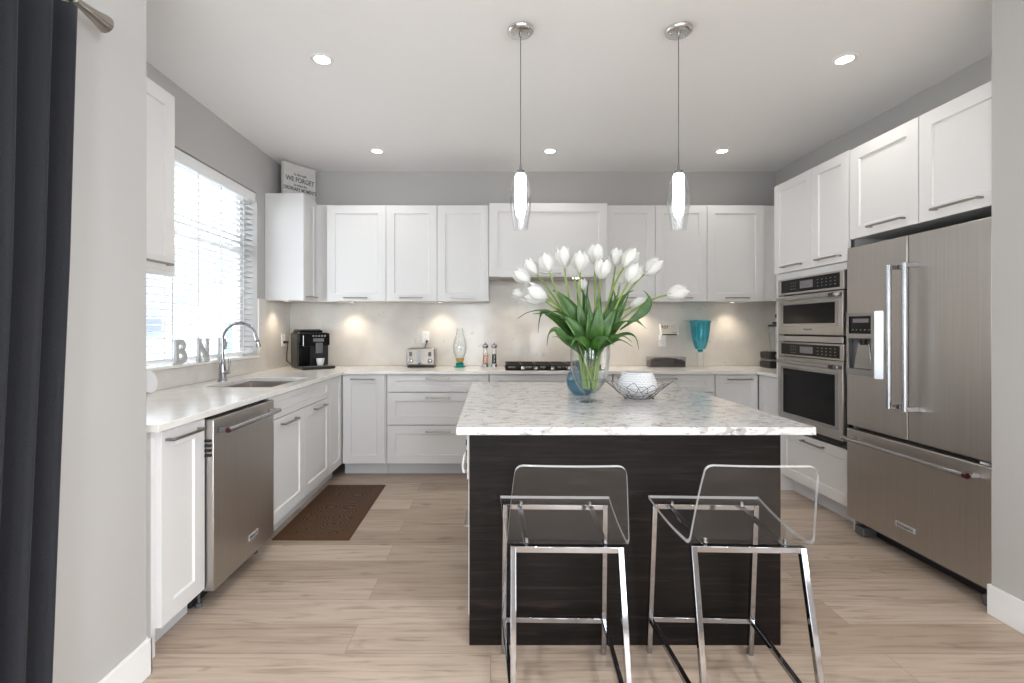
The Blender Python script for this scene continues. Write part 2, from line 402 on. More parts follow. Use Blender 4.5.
# facing maps: F = front looks to -Y (back-wall run), L = looks to +X (left run), R = looks to -X (right run)
def fmap(facing, face):
    if facing == 'F': return lambda u, z, d: (u, face-d, z)
    if facing == 'L': return lambda u, z, d: (face+d, u, z)
    return lambda u, z, d: (face-d, u, z)
def fbox(bm, mp, u0, u1, z0, z1, d0, d1):
    a, b = mp(u0, z0, d0), mp(u1, z1, d1)
    return box(bm, a[0], b[0], a[1], b[1], a[2], b[2])
def shaker(mp, u0, u1, z0, z1, stile=.072, t=.02, rec=.009, rail=None):
    bm = bmesh.new(); rail = stile if rail is None else rail; s = .005
    def ring(du, dz, d): return [bm.verts.new(mp(*p, d)) for p in ((u0+du, z0+dz), (u1-du, z0+dz), (u1-du, z1-dz), (u0+du, z1-dz))]
    A = ring(0, 0, 0); A2 = ring(0, 0, t-.0012); B = ring(.0012, .0012, t); C = ring(stile, rail, t); D = ring(stile+s, rail+s, t-rec)
    for P, Q in ((A, A2), (A2, B), (B, C), (C, D)):
        for i in range(4): bm.faces.new((P[i], P[(i+1) % 4], Q[(i+1) % 4], Q[i]))
    bm.faces.new(D); bm.faces.new(A)
    return bm
def handle(parent, mp, uc, zc, length=.21, t=.02, name='handle'):
    bm = bmesh.new(); h = length/2
    fbox(bm, mp, uc-h, uc+h, zc-.0055, zc+.0055, t+.026, t+.036)
    for s in (-1, 1): fbox(bm, mp, uc+s*(h-.006)-.006, uc+s*(h-.006)+.006, zc-.0055, zc+.0055, t, t+.027)
    return obj(name, bm, 'nickel', parent, bevel=.0015)
def carcass(parent, mp, u0, u1, z0, z1, depth, top=True, name='body', mat='carcass_white', extra=None):
    bm = bmesh.new(); t = .017
    fbox(bm, mp, u0, u0+t, z0, z1, -depth, 0); fbox(bm, mp, u1-t, u1, z0, z1, -depth, 0)
    fbox(bm, mp, u0+t, u1-t, z0, z0+t, -depth, 0); fbox(bm, mp, u0+t, u1-t, z0+t, z1-(t if top else 0), -depth, -depth+t)
    if top: fbox(bm, mp, u0+t, u1-t, z1-t, z1, -depth, 0)
    return obj(name, bm, mat, parent)
def toekick(parent, mp, u0, u1, d=-.06, z1=.105):
    bm = bmesh.new(); fbox(bm, mp, u0, u1, 0.0, z1, d-.015, d); return obj('toe_kick', bm, 'toe_kick_grey', parent)

# ------------------------------------------------------------------ room shell
ZC, XL, XR, YB, YR = 2.814, -1.98, 2.80, 4.75, -2.80
struct('floor', bm_box(-2.2, 3.0, -2.95, 4.95, -.08, 0), 'floor_oak_planks')
struct('ceiling', bm_box(-2.2, 3.0, -2.95, 4.95, ZC, ZC+.1), 'ceiling_paint')
struct('wall_back', bm_box(-2.16, 2.95, YB, YB+.15, 0, ZC), 'wall_paint')
struct('wall_right', bm_box(XR, XR+.15, 2.10, YB, 0, ZC), 'wall_paint')
# left kitchen wall with the window opening
bm = bmesh.new(); WY0, WY1, WZ0, WZ1 = 2.555, 4.10, 1.03, 2.425
grid_slab(bm, [1.64, WY0, WY1, YB], [0, WZ0, WZ1, ZC], lambda i, j: not (i == 1 and j == 1), lambda u, v, d: (d, u, v), XL-.18, XL)
struct('wall_left', bm, 'wall_paint')
# nearer left wall that juts into the room, with the patio opening behind the curtain
bm = bmesh.new()
grid_slab(bm, [YR, -.85, .95, 1.784], [0, 2.12, ZC], lambda i, j: not (i == 1 and j == 0), lambda u, v, d: (d, u, v), -1.42, -1.27)
box(bm, -2.16, -1.42, 1.634, 1.784, 0, ZC)
struct('wall_left_front', bm, 'wall_paint')
# right wall return beside the fridge: drywall face with the fridge bay behind it
bm = bmesh.new(); box(bm, 2.236, 2.2485, -.2, 2.158, 0, ZC); box(bm, 2.2485, 2.95, 1.93, 2.08, 0, ZC); box(bm, 2.2485, 2.386, -.2, 1.93, 0, ZC)
grid_slab(bm, [YR, -1.95, -.55, -.2], [0, .5, 2.4, ZC], lambda i, j: not (i == 1 and j == 1), lambda u, v, d: (d, u, v), 2.236, 2.386)  # opening added for an unseen side window that lets sky light in
struct('wall_right_front', bm, 'wall_paint')
# rear wall of the living area behind the camera, with two unseen windows added to light the room
bm = bmesh.new()
grid_slab(bm, [-1.42, -.95, -.05, .55, 1.40, 2.95], [0, .1, 2.4, ZC], lambda i, j: not (i in (1, 3) and j == 1), lambda u, v, d: (u, d, v), YR-.15, YR)
struct('wall_rear', bm, 'wall_paint')
bm = bmesh.new(); box(bm, -1.27, -1.255, YR, 1.794, 0, .135); box(bm, -2.0, -1.255, 1.784, 1.794, 0, .135)
struct('baseboard_left', bm, 'trim_white', bevel=.003)
bm = bmesh.new(); box(bm, 2.224, 2.236, YR, 2.168, 0, .135); box(bm, 2.236, 2.2485, 2.158, 2.168, 0, .135)
struct('baseboard_right', bm, 'trim_white', bevel=.003)

def window_unit(name, mp, u0, u1, z0, z1, rail=None, mull=None):
    e = bpy.data.objects.new(name, None); COL.objects.link(e); e['kind'] = 'structure'
    bm = bmesh.new(); f = .05
    fbox(bm, mp, u0, u0+f, z0, z1, 0, .06); fbox(bm, mp, u1-f, u1, z0, z1, 0, .06)
    fbox(bm, mp, u0+f, u1-f, z0, z0+f, 0, .06); fbox(bm, mp, u0+f, u1-f, z1-f, z1, 0, .06)
    obj('window_frame', bm, 'trim_white', e, bevel=.004)
    if rail: bm = bmesh.new(); fbox(bm, mp, u0+f, u1-f, rail-.03, rail+.03, .005, .05); obj('window_sash', bm, 'trim_white', e, bevel=.003)
    for m_ in (mull or []):
        bm = bmesh.new(); fbox(bm, mp, m_-.03, m_+.03, z0+f, z1-f, .005, .05); obj('window_mullion', bm, 'trim_white', e, bevel=.003)
    bm = bmesh.new(); fbox(bm, mp, u0+f, u1-f, z0+f, z1-f, .024, .03); obj('window_pane', bm, 'window_glass', e)
    return e
mpL = fmap('L', XL-.18)
win = window_unit('window_1', mpL, WY0+.002, WY1-.002, WZ0+.002, WZ1-.002, rail=1.915)
bm = bmesh.new(); box(bm, XL-.115, XL+.030, WY0-.02, WY1-.004, WZ0+.001, WZ0+.018); obj('window_sill', bm, 'worktop_quartz', win, bevel=.003)
window_unit('added_window_2', fmap('F', YR-.08), -.948, -.052, .102, 2.398)  # added rear window, unseen, brings daylight into the kitchen
window_unit('added_window_5', fmap('F', YR-.08), .552, 1.398, .102, 2.398)  # second added rear window, set apart so stool legs reflect bare wall
window_unit('added_window_4', fmap('R', 2.38), -1.948, -.552, .502, 2.398)  # unseen window added to brighten the left wall and cabinets
window_unit('window_3', fmap('L', -1.42), -.848, .948, .002, 2.118, mull=[.05])

# backsplash slabs
bm = bmesh.new(); box(bm, XL+.016, 2.80, YB-.016, YB, .912, 1.80); struct('trim_1', bm, 'backsplash_quartz')
bm = bmesh.new()
box(bm, XL, XL+.015, 1.80, WY1+.004, .912, WZ0-.002); box(bm, XL, XL+.015, WY1+.004, YB-.016, .912, 1.53)
struct('trim_2', bm, 'backsplash_quartz')
struct('trim_3', bm_box(XR-.016, XR, 3.86, YB-.016, .912, 1.53), 'backsplash_quartz')

# ------------------------------------------------------------------ base cabinets, left run (fronts look to +X)
ZB0, ZB1 = .108, .874
FL = -1.305; mL = fmap('L', FL)
t = thing('base_cabinet', 'narrow white base cabinet at the near end of the sink worktop, beside the dishwasher', 'cabinet', (-1.6, 2.03, 0), 'white base cabinets')
carcass(t, mL, 1.888, 2.176, .105, .88, .64)
obj('end_panel', bm_box(XL+.01, -1.308, 1.862, 1.886, 0, .88), 'cabinet_white', t, bevel=.001)
d = obj('door', shaker(mL, 1.888, 2.174, ZB0, ZB1), 'cabinet_white', t); handle(d, mL, 2.02, .838, .22)
toekick(t, mL, 1.888, 2.176)

t = thing('base_cabinet', 'white sink base cabinet with two doors under a long blank drawer front', 'cabinet', (-1.6, 3.33, 0), 'white base cabinets')
carcass(t, mL, 2.796, 3.868, .105, .64, .64, top=False)
obj('drawer_front', shaker(mL, 2.797, 3.866, .735, ZB1, rail=.04), 'cabinet_white', t)
for a, b, hc in ((2.797, 3.334, 3.07), (3.337, 3.866, 3.62)):
    d = obj('door', shaker(mL, a, b, ZB0, .730), 'cabinet_white', t); handle(d, mL, hc, .690, .22)
toekick(t, mL, 2.796, 3.868)

t = thing('base_cabinet', 'narrow white full-height panel cabinet in the inside corner of the sink run', 'cabinet', (-1.6, 4.02, 0), 'white base cabinets')
carcass(t, mL, 3.87, 4.17, .105, .88, .64)
obj('door', shaker(mL, 3.870, 4.172, ZB0, ZB1, stile=.06), 'cabinet_white', t)
toekick(t, mL, 3.87, 4.17)

# ------------------------------------------------------------------ dishwasher
XD = -1.27; mD = fmap('L', XD)
t = thing('dishwasher', 'stainless steel dishwasher built in under the sink worktop', 'dishwasher', (-1.6, 2.485, 0))
obj('tub', bm_box(XL+.03, XD-.03, 2.190, 2.780, .10, .872), 'dark_gap', t)
bm = bmesh.new(); fbox(bm, mD, 2.182, 2.790, .09, .866, -.028, .02); o = obj('door', bm, 'stainless_side', t, bevel=.004)
dd = o
bm = bmesh.new(); tube(bm, [mD(u, .812, .068) for u in (2.215, 2.755)], .012, 14); obj('handle', bm, 'satin_chrome', dd)
for u in (2.235, 2.735):
    bm = bmesh.new(); fbox(bm, mD, u-.016, u+.016, .80, .824, .02, .066); obj('handle_bracket', bm, 'grey_plastic' if u < 2.5 else 'satin_chrome', dd, bevel=.003)
bm = bmesh.new(); tube(bm, [mD(2.213, .812, .068), mD(2.2155, .812, .068)], .0125, 14); o = obj('handle_medallion', bm, 'red_enamel', dd)
bm = bmesh.new(); fbox(bm, mD, 2.50, 2.595, .178, .206, .02, .0225); o = obj('badge', bm, 'badge_steel', dd)
obj('badge_lettering', text_bm('KitchenAid', .019, .001, lambda x, y, z: mD(2.5475+x, .192+y, .023+z), bold=.0006), 'print_grey', dd)
bm = bmesh.new()
for k in range(4): fbox(bm, mD, 2.170, 2.182, .70+.022*k, .711+.022*k, -.02, .012)
obj('side_vent', bm, 'dark_gap', t)
bm = bmesh.new(); box(bm, XD-.10, XD-.085, 2.185, 2.787, .012, .10); obj('kick_plate', bm, 'dark_gap', t)
for u in (2.22, 2.75):
    o = obj('foot', bm_lathe([(0, 0), (.014, 0), (.014, .02), (.006, .022), (.006, .09), (0, .09)], (XD-.07, u, 0), 12), 'grey_plastic', t)

# ------------------------------------------------------------------ base cabinets, back run (fronts look to the camera)
FB = 4.20; mB = fmap('F', FB); DB = .535
def base_unit(label, u0, u1, loc_u):
    t = thing('base_cabinet', label, 'cabinet', (loc_u, 4.45, 0), 'white base cabinets')
    carcass(t, mB, u0, u1, .105, .88, DB); toekick(t, mB, u0, u1); return t
t = base_unit('white base cabinet with one tall door beside the three-drawer unit, in the left corner', -1.283, -.905, -1.1)
d = obj('door', shaker(mB, -1.280, -.916, ZB0, ZB1), 'cabinet_white', t); handle(d, mB, -1.10, .838)
t = base_unit('white three-drawer base cabinet under the toaster', -.90, -.014, -.45)
for z0, z1, hz, rl in ((.727, ZB1, .845, .05), (.443, .721, .679, .072), (ZB0, .437, .387, .072)):
    d = obj('drawer', shaker(mB, -.894, -.018, z0, z1, rail=rl), 'cabinet_white', t); handle(d, mB, -.456, hz)
t = base_unit('white base cabinet under the gas cooktop', -.011, 1.053, .52)
obj('drawer_front', shaker(mB, -.008, 1.05, .727, ZB1, rail=.05), 'cabinet_white', t)
for a, b, h in ((-.008, .519, .40), (.523, 1.05, .64)):
    d = obj('door', shaker(mB, a, b, ZB0, .721), 'cabinet_white', t); handle(d, mB, h, .685)
t = base_unit('white drawer base cabinet below the coffee bean dish', 1.058, 1.938, 1.5)
for z0, z1, hz, rl in ((.727, ZB1, .845, .05), (.443, .721, .679, .072), (ZB0, .437, .387, .072)):
    d = obj('drawer', shaker(mB, 1.062, 1.934, z0, z1, rail=rl), 'cabinet_white', t); handle(d, mB, 1.50, hz)
t = base_unit('white one-door base cabinet below the turquoise goblet, near the oven tower', 1.942, 2.322, 2.13)
d = obj('door', shaker(mB, 1.946, 2.312, ZB0, ZB1), 'cabinet_white', t); handle(d, mB, 2.15, .838)
# right-hand stub of the worktop
mRs = fmap('R', 2.335)
t = thing('base_cabinet', 'narrow white base cabinet between the oven tower and the back run, facing left', 'cabinet', (2.55, 4.0, 0), 'white base cabinets')
carcass(t, mRs, 3.845, 4.165, .105, .88, .44)
obj('door', shaker(mRs, 3.848, 4.172, ZB0, ZB1), 'cabinet_white', t); toekick(t, mRs, 3.845, 4.165)

# ------------------------------------------------------------------ worktop
bm = bmesh.new()
us = [XL+.001, -1.80, -1.37, -1.265, 2.29, 2.799]; vs = [1.842, 3.02, 3.62, 3.842, 4.155, 4.733]
def fil(i, j):
    if i <= 2: return not (i == 1 and j == 1)
    if i == 3: return j == 4
    return j >= 3
grid_slab(bm, us, vs, fil, lambda u, v, d: (u, v, d), .881, .91)
o = obj('worktop', bm, 'worktop_quartz', bevel=.002)
tag(o, 'white quartz worktop wrapping round three walls with a sink cut-out', 'worktop')

# sink
t = thing('kitchen_sink', 'stainless undermount sink in the worktop below the window', 'sink', (-1.585, 3.32, .68))
bm = bmesh.new(); x0, x1, y0, y1, zt, zb = -1.815, -1.355, 3.005, 3.635, .880, .68
r0 = [bm.verts.new(p) for p in ((x0,y0,zt),(x1,y0,zt),(x1,y1,zt),(x0,y1,zt))]
r1 = [bm.verts.new(p) for p in ((x0+.02,y0+.02,zt),(x1-.02,y0+.02,zt),(x1-.02,y1-.02,zt),(x0+.02,y1-.02,zt))]
r2 = [bm.verts.new(p) for p in ((x0+.025,y0+.025,zb+.02),(x1-.025,y0+.025,zb+.02),(x1-.025,y1-.025,zb+.02),(x0+.025,y1-.025,zb+.02))]
r3 = [bm.verts.new(p) for p in ((x0+.05,y0+.05,zb),(x1-.05,y0+.05,zb),(x1-.05,y1-.05,zb),(x0+.05,y1-.05,zb))]
for P, Q in ((r0, r1), (r1, r2), (r2, r3)):
    for i in range(4): bm.faces.new((P[i], P[(i+1) % 4], Q[(i+1) % 4], Q[i]))
bm.faces.new(r3)
obj('basin', bm, 'stainless', t, bevel=.006, seg=3)
obj('drain', bm_lathe([(0, .682), (.02, .682), (.03, .685), (.043, .685), (.045, .6805)], (-1.585, 3.32, 0), 24), 'chrome', t)

# faucet
fxx, fyy = -1.855, 3.345
t = thing('kitchen_faucet', 'tall chrome gooseneck faucet behind the sink', 'faucet', (fxx, fyy, .911))
obj('base', bm_lathe([(0, .911), (.029, .911), (.029, .918), (.024, .925), (.0225, 1.0), (.017, 1.06), (.0135, 1.07), (0, 1.07)], (fxx, fyy, 0), 28), 'chrome', t)
pts = [(fxx, fyy, 1.06), (fxx, fyy, 1.20)]; rr = .115
for k in range(1, 15):
    a = PI - k*PI/15*1.03; pts.append((fxx+rr+rr*math.cos(a), fyy+.012*k/15, 1.20+rr*math.sin(a)))
bm = bmesh.new(); tube(bm, pts, .0115, 16); obj('spout', bm, 'chrome', t)
e = Vector(pts[-1]); dn = (Vector(pts[-1])-Vector(pts[-2])).normalized()
bm = bmesh.new(); tube(bm, [e-dn*.004, e+dn*.02, e+dn*.06, e+dn*.068], [.0125, .0135, .0165, .015], 18); obj('spray_head', bm, 'chrome', t)
bm = bmesh.new(); tube(bm, [e+dn*.022, e+dn*.030], .0145, 18); obj('spray_collar', bm, 'black_plastic', t)
bm = bmesh.new(); tube(bm, [(fxx+.018, fyy-.005, .975), (fxx+.052, fyy-.005, .975)], .0135, 16); tube(bm, [(fxx+.045, fyy-.005, .98), (fxx+.052, fyy-.005, 1.03), (fxx+.05, fyy-.005, 1.07)], [.006, .006, .0075], 12)
obj('lever', bm, 'chrome', t)

# ------------------------------------------------------------------ upper cabinets
ZU0, ZU1 = 1.527, 2.395
FU = 4.41; mU = fmap('F', FU); DU = .315
def puck(parent, x, y, z, power=3.4):
    obj('light_puck', bm_lathe([(0, z-.002), (.024, z-.002)], (x, y, 0), 20), 'led_glow', parent)
    obj('puck_ring', bm_lathe([(.024, z), (.024, z-.005), (.032, z-.005), (.033, z)], (x, y, 0), 24), 'satin_chrome', parent)
    l = bpy.data.lights.new('puck_lamp', 'SPOT'); l.energy = power; l.color = (1.0, .84, .64); l.spot_size = math.radians(115); l.spot_blend = .8; l.shadow_soft_size = .025
    o = bpy.data.objects.new('puck_lamp', l); COL.objects.link(o); o.parent = parent; o.location = Vector((x, y, z-.01))-OFF[parent.name]
def upper(label, u0, u1, hc, door=True):
    t = thing('upper_cabinet', label, 'cabinet', ((u0+u1)/2, 4.56, ZU0), 'white upper cabinets on the back wall')
    carcass(t, mU, u0, u1, ZU0, ZU1, DU)
    d = obj('door', shaker(mU, u0+.0015, u1-.0015, ZU0-.004, ZU1-.002), 'cabinet_white', t); handle(d, mU, hc, 1.553)
    return t
t = upper('wide white upper cabinet above the coffee machine, first on the back wall', -1.487, -.950, -1.225); puck(t, -1.32, 4.60, ZU0)
t = upper('middle one of three white shaker upper cabinets left of the hood, above the toaster', -.949, -.486, -.72); puck(t, -.48, 4.60, ZU0)
t = upper('white shaker upper cabinet touching the left side of the hood cabinet', -.485, -.017, -.25)
t = upper('white shaker upper cabinet touching the right side of the hood cabinet, behind the tulips', 1.047, 1.495, 1.27); puck(t, 1.45, 4.60, ZU0)
t = upper('white shaker upper cabinet above the coffee bean dish, second right of the hood', 1.496, 1.966, 1.72)
t = upper('white shaker upper cabinet above the turquoise goblet, nearest the oven tower', 1.967, 2.484, 2.235); puck(t, 2.30, 4.60, ZU0)
bm = bmesh.new(); fbox(bm, mU, 2.486, 2.66, ZU0, ZU1, -.018, 0.0); struct('trim_4', bm, 'cabinet_white')
bm = bmesh.new(); fbox(bm, fmap('R', 2.60), 3.86, 4.40, ZU0, 2.44, -.018, 0.0); struct('trim_6', bm, 'cabinet_white')

# hood cabinet
mH = fmap('F', 4.335)
t = thing('hood_cabinet', 'white lift-up range hood cabinet above the gas cooktop', 'cabinet', (.51, 4.55, 1.74))
carcass(t, mH, -.014, 1.043, 1.742, ZU1, .385)
d = obj('door', shaker(mH, -.013, 1.042, 1.738, ZU1-.001, stile=.075), 'cabinet_white', t); handle(d, mH, .515, 1.768, .22)
bm = bmesh.new(); fbox(bm, mH, .10, .93, 1.736, 1.742, -.34, -.06); obj('hood_filter', bm, 'stainless', t)
for u in (.25, .78):
    obj('hood_lamp', bm_lathe([(0, 1.733), (.03, 1.733), (.032, 1.736)], (u, 4.42, 0), 20), 'led_glow', t)
    l = bpy.data.lights.new('hood_lamp_light', 'SPOT'); l.energy = 3.5; l.color = (1, .80, .58); l.spot_size = math.radians(120); l.spot_blend = .8; l.shadow_soft_size = .03
    o = bpy.data.objects.new('hood_lamp_light', l); COL.objects.link(o); o.parent = t; o.location = Vector((u, 4.42, 1.72))-OFF[t.name]

# left-wall corner cabinet (its side panel faces the camera)
XU = -1.656; mUL = fmap('L', XU)
ZT = 2.462
t = thing('upper_cabinet', 'white corner upper cabinet with the printed sign standing on its top', 'cabinet', (-1.8, 4.4, ZU0), 'white upper cabinets on the left wall')
carcass(t, mUL, 4.258, 4.73, ZU0, ZT, .305)
obj('side_panel', bm_box(XL+.002, XU+.018, 4.238, 4.257, ZU0-.006, ZT), 'cabinet_white', t, bevel=.0015)
d = obj('door', shaker(mUL, 4.259, 4.540, ZU0-.004, ZT-.002, stile=.06), 'cabinet_white', t); handle(d, mUL, 4.39, 1.56, .20)
puck(t, -1.84, 4.36, ZU0, 3.5)
bm = bmesh.new(); box(bm, XU, -1.486, 4.545, 4.56, ZU0-.004, 2.436); struct('trim_5', bm, 'cabinet_white')
# near left-wall cabinet, mostly hidden by the jutting wall
t = thing('upper_cabinet', 'white upper cabinet at the near edge of the window, cut off by the jutting wall', 'cabinet', (-1.8, 2.15, 1.54), 'white upper cabinets on the left wall')
carcass(t, mUL, 1.80, 2.505, 1.565, 2.475, .305)
obj('light_rail', bm_box(XU-.015, XU+.018, 1.80, 2.506, 1.545, 1.568), 'cabinet_white', t)
d = obj('door', shaker(mUL, 2.155, 2.506, 1.568, 2.476), 'cabinet_white', t); handle(d, mUL, 2.30, 1.60, .30)
obj('door', shaker(mUL, 1.801, 2.151, 1.568, 2.476), 'cabinet_white', t)

# sign
u = Vector((.185, .27, 0)).normalized(); nrm = Vector((u.y, -u.x, 0)); c0 = Vector((-1.868, 4.375, 0))
def ms(a, z, d): p = c0 + u*a + nrm*d; return (p.x, p.y, z)
t = thing('wooden_sign', 'square grey wooden sign with printed words standing on the corner cabinet', 'sign', (-1.80, 4.53, ZT))
bm = bmesh.new(); prism(bm, [(0, ZT+.001), (.33, ZT+.001), (.33, 2.797), (0, 2.797)], ms, -.045, -.002); obj('frame', bm, 'sign_side', t, bevel=.002)
bm = bmesh.new(); prism(bm, [(.004, ZT+.006), (.326, ZT+.006), (.326, 2.793), (.004, 2.793)], ms, -.003, 0); obj('printed_face', bm, 'sign_face', t)
for txt, sz, zc, b_ in (('in the rush', .034, 2.700, .0006), ('WE FORGET', .062, 2.650, .0012), ('to notice the', .030, 2.603, .0006), ('ORDINARY MOMENTS', .047, 2.562, .0010)):
    tb = text_bm(txt, sz, .001, lambda x, y, z: ms(.165+x*(.72 if len(txt) > 13 else .86), zc+y, .001+z), bold=b_)
    obj('lettering', tb, 'print_grey', t)

# ------------------------------------------------------------------ oven tower and fridge cabinets, right side (fronts look to -X)
FR = 2.27; mR = fmap('R', FR)
t = thing('oven_cabinet', 'white tall tower cabinet that houses the double wall oven', 'cabinet', (2.53, 3.43, 0))
bm = bmesh.new()
box(bm, FR, XR-.01, 3.815, 3.838, 0, 2.40); box(bm, FR+.04, XR-.01, 3.064, 3.078, 0, 2.40)
box(bm, FR+.01, XR-.01, 3.078, 3.815, 1.690, 1.704); box(bm, FR+.01, XR-.01, 3.078, 3.815, 2.384, 2.40)
box(bm, FR+.06, XR-.01, 3.078, 3.815, .500, .516); box(bm, XR-.025, XR-.01, 3.078, 3.815, .105, 2.384)
obj('body', bm, 'carcass_white', t)
bm = bmesh.new(); box(bm, FR-.0, FR+.018, 3.078, 3.815, 1.655, 1.700); obj('filler_strip', bm, 'cabinet_white', t)
for a, b, h in ((3.390, 3.836, 3.60), (3.044, 3.387, 3.21)):
    d = obj('door', shaker(mR, a, b, 1.704, 2.398, stile=.062), 'cabinet_white', t); handle(d, mR, h, 1.745, .22)
mR2 = fmap('R', 2.32)
d = obj('drawer', shaker(mR2, 3.066, 3.832, .125, .492, stile=.07), 'cabinet_white', t); handle(d, mR2, 3.44, .455, .22)
bm = bmesh.new(); box(bm, 2.39, 2.405, 3.05, 3.838, 0, .125); obj('toe_kick', bm, 'toe_kick_grey', t)

t = thing('wall_oven', 'stainless built-in oven with a microwave above it in the white tower', 'oven', (2.45, 3.44, .52))
OU0, OU1 = 3.081, 3.775
obj('chassis', bm_box(FR+.01, 2.74, OU0+.02, OU1-.02, .53, 1.645), 'dark_gap', t)
def front(name, z0, z1, d0=-.012, d1=.02, mat='stainless_side', u0=OU0, u1=OU1, par=None, bev=.003):
    bm = bmesh.new(); fbox(bm, mR, u0, u1, z0, z1, d0, d1); return obj(name, bm, mat, par or t, bevel=bev)
def control(name, z0, z1):
    p = front(name, z0, z1); zc = (z0+z1)/2; h = (z1-z0)
    front('glass_panel', z0+h*.13, z1-h*.10, .02, .022, 'black_gloss', OU0+.035, OU1-.035, p, .0005)
    front('display', zc-h*.20, zc+h*.24, .022, .0227, 'display_grey', 3.375, 3.515, p, 0)
    obj('display_digits', text_bm('0:00', .022, .0004, lambda x, y, z: mR(3.445-x, zc+.004+y, .0230+z)), 'print_light', p)
    bm = bmesh.new()
    for uu in (3.56, 3.585, 3.61):
        for k in (-1, 0, 1): fbox(bm, mR, uu, uu+.011, zc+k*.022-.003, zc+k*.022+.003, .022, .0225)
    for i in range(5):
        for k in (-1, 0, 1): fbox(bm, mR, 3.150+i*.042, 3.162+i*.042, zc+k*.022-.003, zc+k*.022+.003, .022, .0225)
    obj('buttons', bm, 'print_light', p)
    return p
def oven_door(name, z0, z1, wz0, wz1, hz, badge=None):
    p = front(name, z0, z1, -.012, .026)
    front('window_trim', wz0-.018, wz1+.016, .026, .0275, 'satin_chrome', OU0+.036, OU1-.036, p, .001)
    front('window', wz0, wz1, .0275, .029, 'black_gloss', OU0+.07, OU1-.07, p, .001)
    bm = bmesh.new(); tube(bm, [mR(uu, hz, .062) for uu in (OU0+.012, OU1-.060)], .013, 14); obj('handle', bm, 'satin_chrome', p)
    bm = bmesh.new(); tube(bm, [mR(uu, hz, .062) for uu in (OU0+.024, OU0+.068)], .0142, 14); obj('handle_medallion', bm, 'red_enamel', p)
    for uu in (OU0+.020, OU1-.085):
        bm = bmesh.new(); fbox(bm, mR, uu-.015, uu+.015, hz-.012, hz+.012, .026, .060); obj('handle_bracket', bm, 'satin_chrome', p, bevel=.003)
    if badge:
        front('badge', badge-.017, badge+.013, .026, .028, 'badge_steel', 3.36, 3.48, p, .001)
        obj('badge_lettering', text_bm('KitchenAid', .020, .0005, lambda x, y, z: mR(3.42-x, badge-.002+y, .0283+z), bold=.0005), 'print_grey', p)
    return p
control('upper_control_panel', 1.530, 1.652)
oven_door('microwave_door', 1.232, 1.522, 1.312, 1.452, 1.497, badge=1.272)
front('vent_strip', 1.180, 1.222, -.012, .024, 'satin_chrome')
control('lower_control_panel', 1.068, 1.174)
oven_door('oven_door', .555, 1.062, .640, .975, 1.028)
front('bottom_trim', .522, .550, -.012, .004, 'dark_gap')

# cabinets over the fridge
for a, b, h, lab in ((2.545, 3.030, 2.74, 'white cabinet over the fridge, nearer the oven tower'), (2.085, 2.541, 2.325, 'white cabinet over the fridge, beside the right wall end')):
    t = thing('fridge_cabinet', lab, 'cabinet', (2.53, (a+b)/2, 1.835), 'cabinets over the fridge')
    carcass(t, mR, a, b, 1.838, 2.392, .51)
    d = obj('door', shaker(mR, a+.001, b-.001, 1.832, 2.392, stile=.072), 'cabinet_white', t); handle(d, mR, h, 1.878, .24)

# ------------------------------------------------------------------ refrigerator
mF = fmap('R', 2.31)
Y0, Y1, YS = 2.168, 3.056, 2.609
t = thing('refrigerator', 'large stainless french-door refrigerator with a freezer drawer', 'refrigerator', (2.55, 2.6, 0))
obj('body', bm_box(2.335, 2.785, Y0+.008, Y1-.004, .045, 1.765), 'grey_plastic', t, bevel=.004)
def fdoor(u0, u1, z0, z1, name='door'):
    bm = bmesh.new(); fbox(bm, mF, u0, u1, z0, z1, -.018, .06); return obj(name, bm, 'stainless_side', t, bevel=.007, seg=3)
dR = fdoor(Y0, YS-.003, .672, 1.782); dL = fdoor(YS+.003, Y1, .672, 1.782)
for d, yy in ((dL, YS+.045), (dR, YS-.058)):
    bm = bmesh.new(); tube(bm, [mF(yy, z, .125) for z in (.838, 1.625)], .0135, 16); obj('handle', bm, 'satin_chrome', d)
    for z in (.850, 1.613):
        bm = bmesh.new(); fbox(bm, mF, yy-.013, yy+.013, z-.014, z+.014, .058, .122); obj('handle_bracket', bm, 'chrome', d, bevel=.004)
# dispenser
def tri(name, z0, z1, u0, u1, d0, d1, mat, bev=.002):
    bm = bmesh.new(); fbox(bm, mF, u0, u1, z0, z1, d0, d1); return obj(name, bm, mat, dL, bevel=bev)
bm = bmesh.new()   # frame with a chamfered near side and a hollow recess
gmap = lambda u_, z_, d_: mF(u_, z_, d_)
grid_slab(bm, [2.800, 2.826, 3.000, 3.022], [.995, 1.030, 1.218, 1.245, 1.352, 1.372], lambda i, j: not (i == 1 and j in (1, 3)), gmap, .058, .088)
prism(bm, [(2.768, .058), (2.800, .058), (2.800, .088)], lambda a, b, z: mF(a, z, b), .985, 1.378)
obj('dispenser_frame', bm, 'satin_chrome', dL)
tri('dispenser_panel', 1.246, 1.351, 2.827, 2.999, .060, .082, 'black_gloss')
tri('dispenser_display', 1.312, 1.336, 2.850, 2.975, .082, .0828, 'display_grey', 0)
bm = bmesh.new()
for k in range(5): fbox(bm, mF, 2.842+k*.032, 2.852+k*.032, 1.266, 1.272, .082, .0826)
obj('dispenser_buttons', bm, 'print_light', dL)
tri('dispenser_recess', 1.031, 1.217, 2.827, 2.999, .0595, .062, 'grey_plastic')
bm = bmesh.new(); prism(bm, [(2.84, 1.034), (2.985, 1.034), (2.95, 1.19), (2.865, 1.19)], mF, .062, .070); obj('dispenser_paddle', bm, 'satin_chrome', dL, bevel=.003)
bm = bmesh.new(); lathe(bm, [(0, 0), (.016, 0), (.022, .035), (0, .035)], mF(2.90, 1.178, .075), 16); obj('dispenser_spout', bm, 'black_plastic', dL)
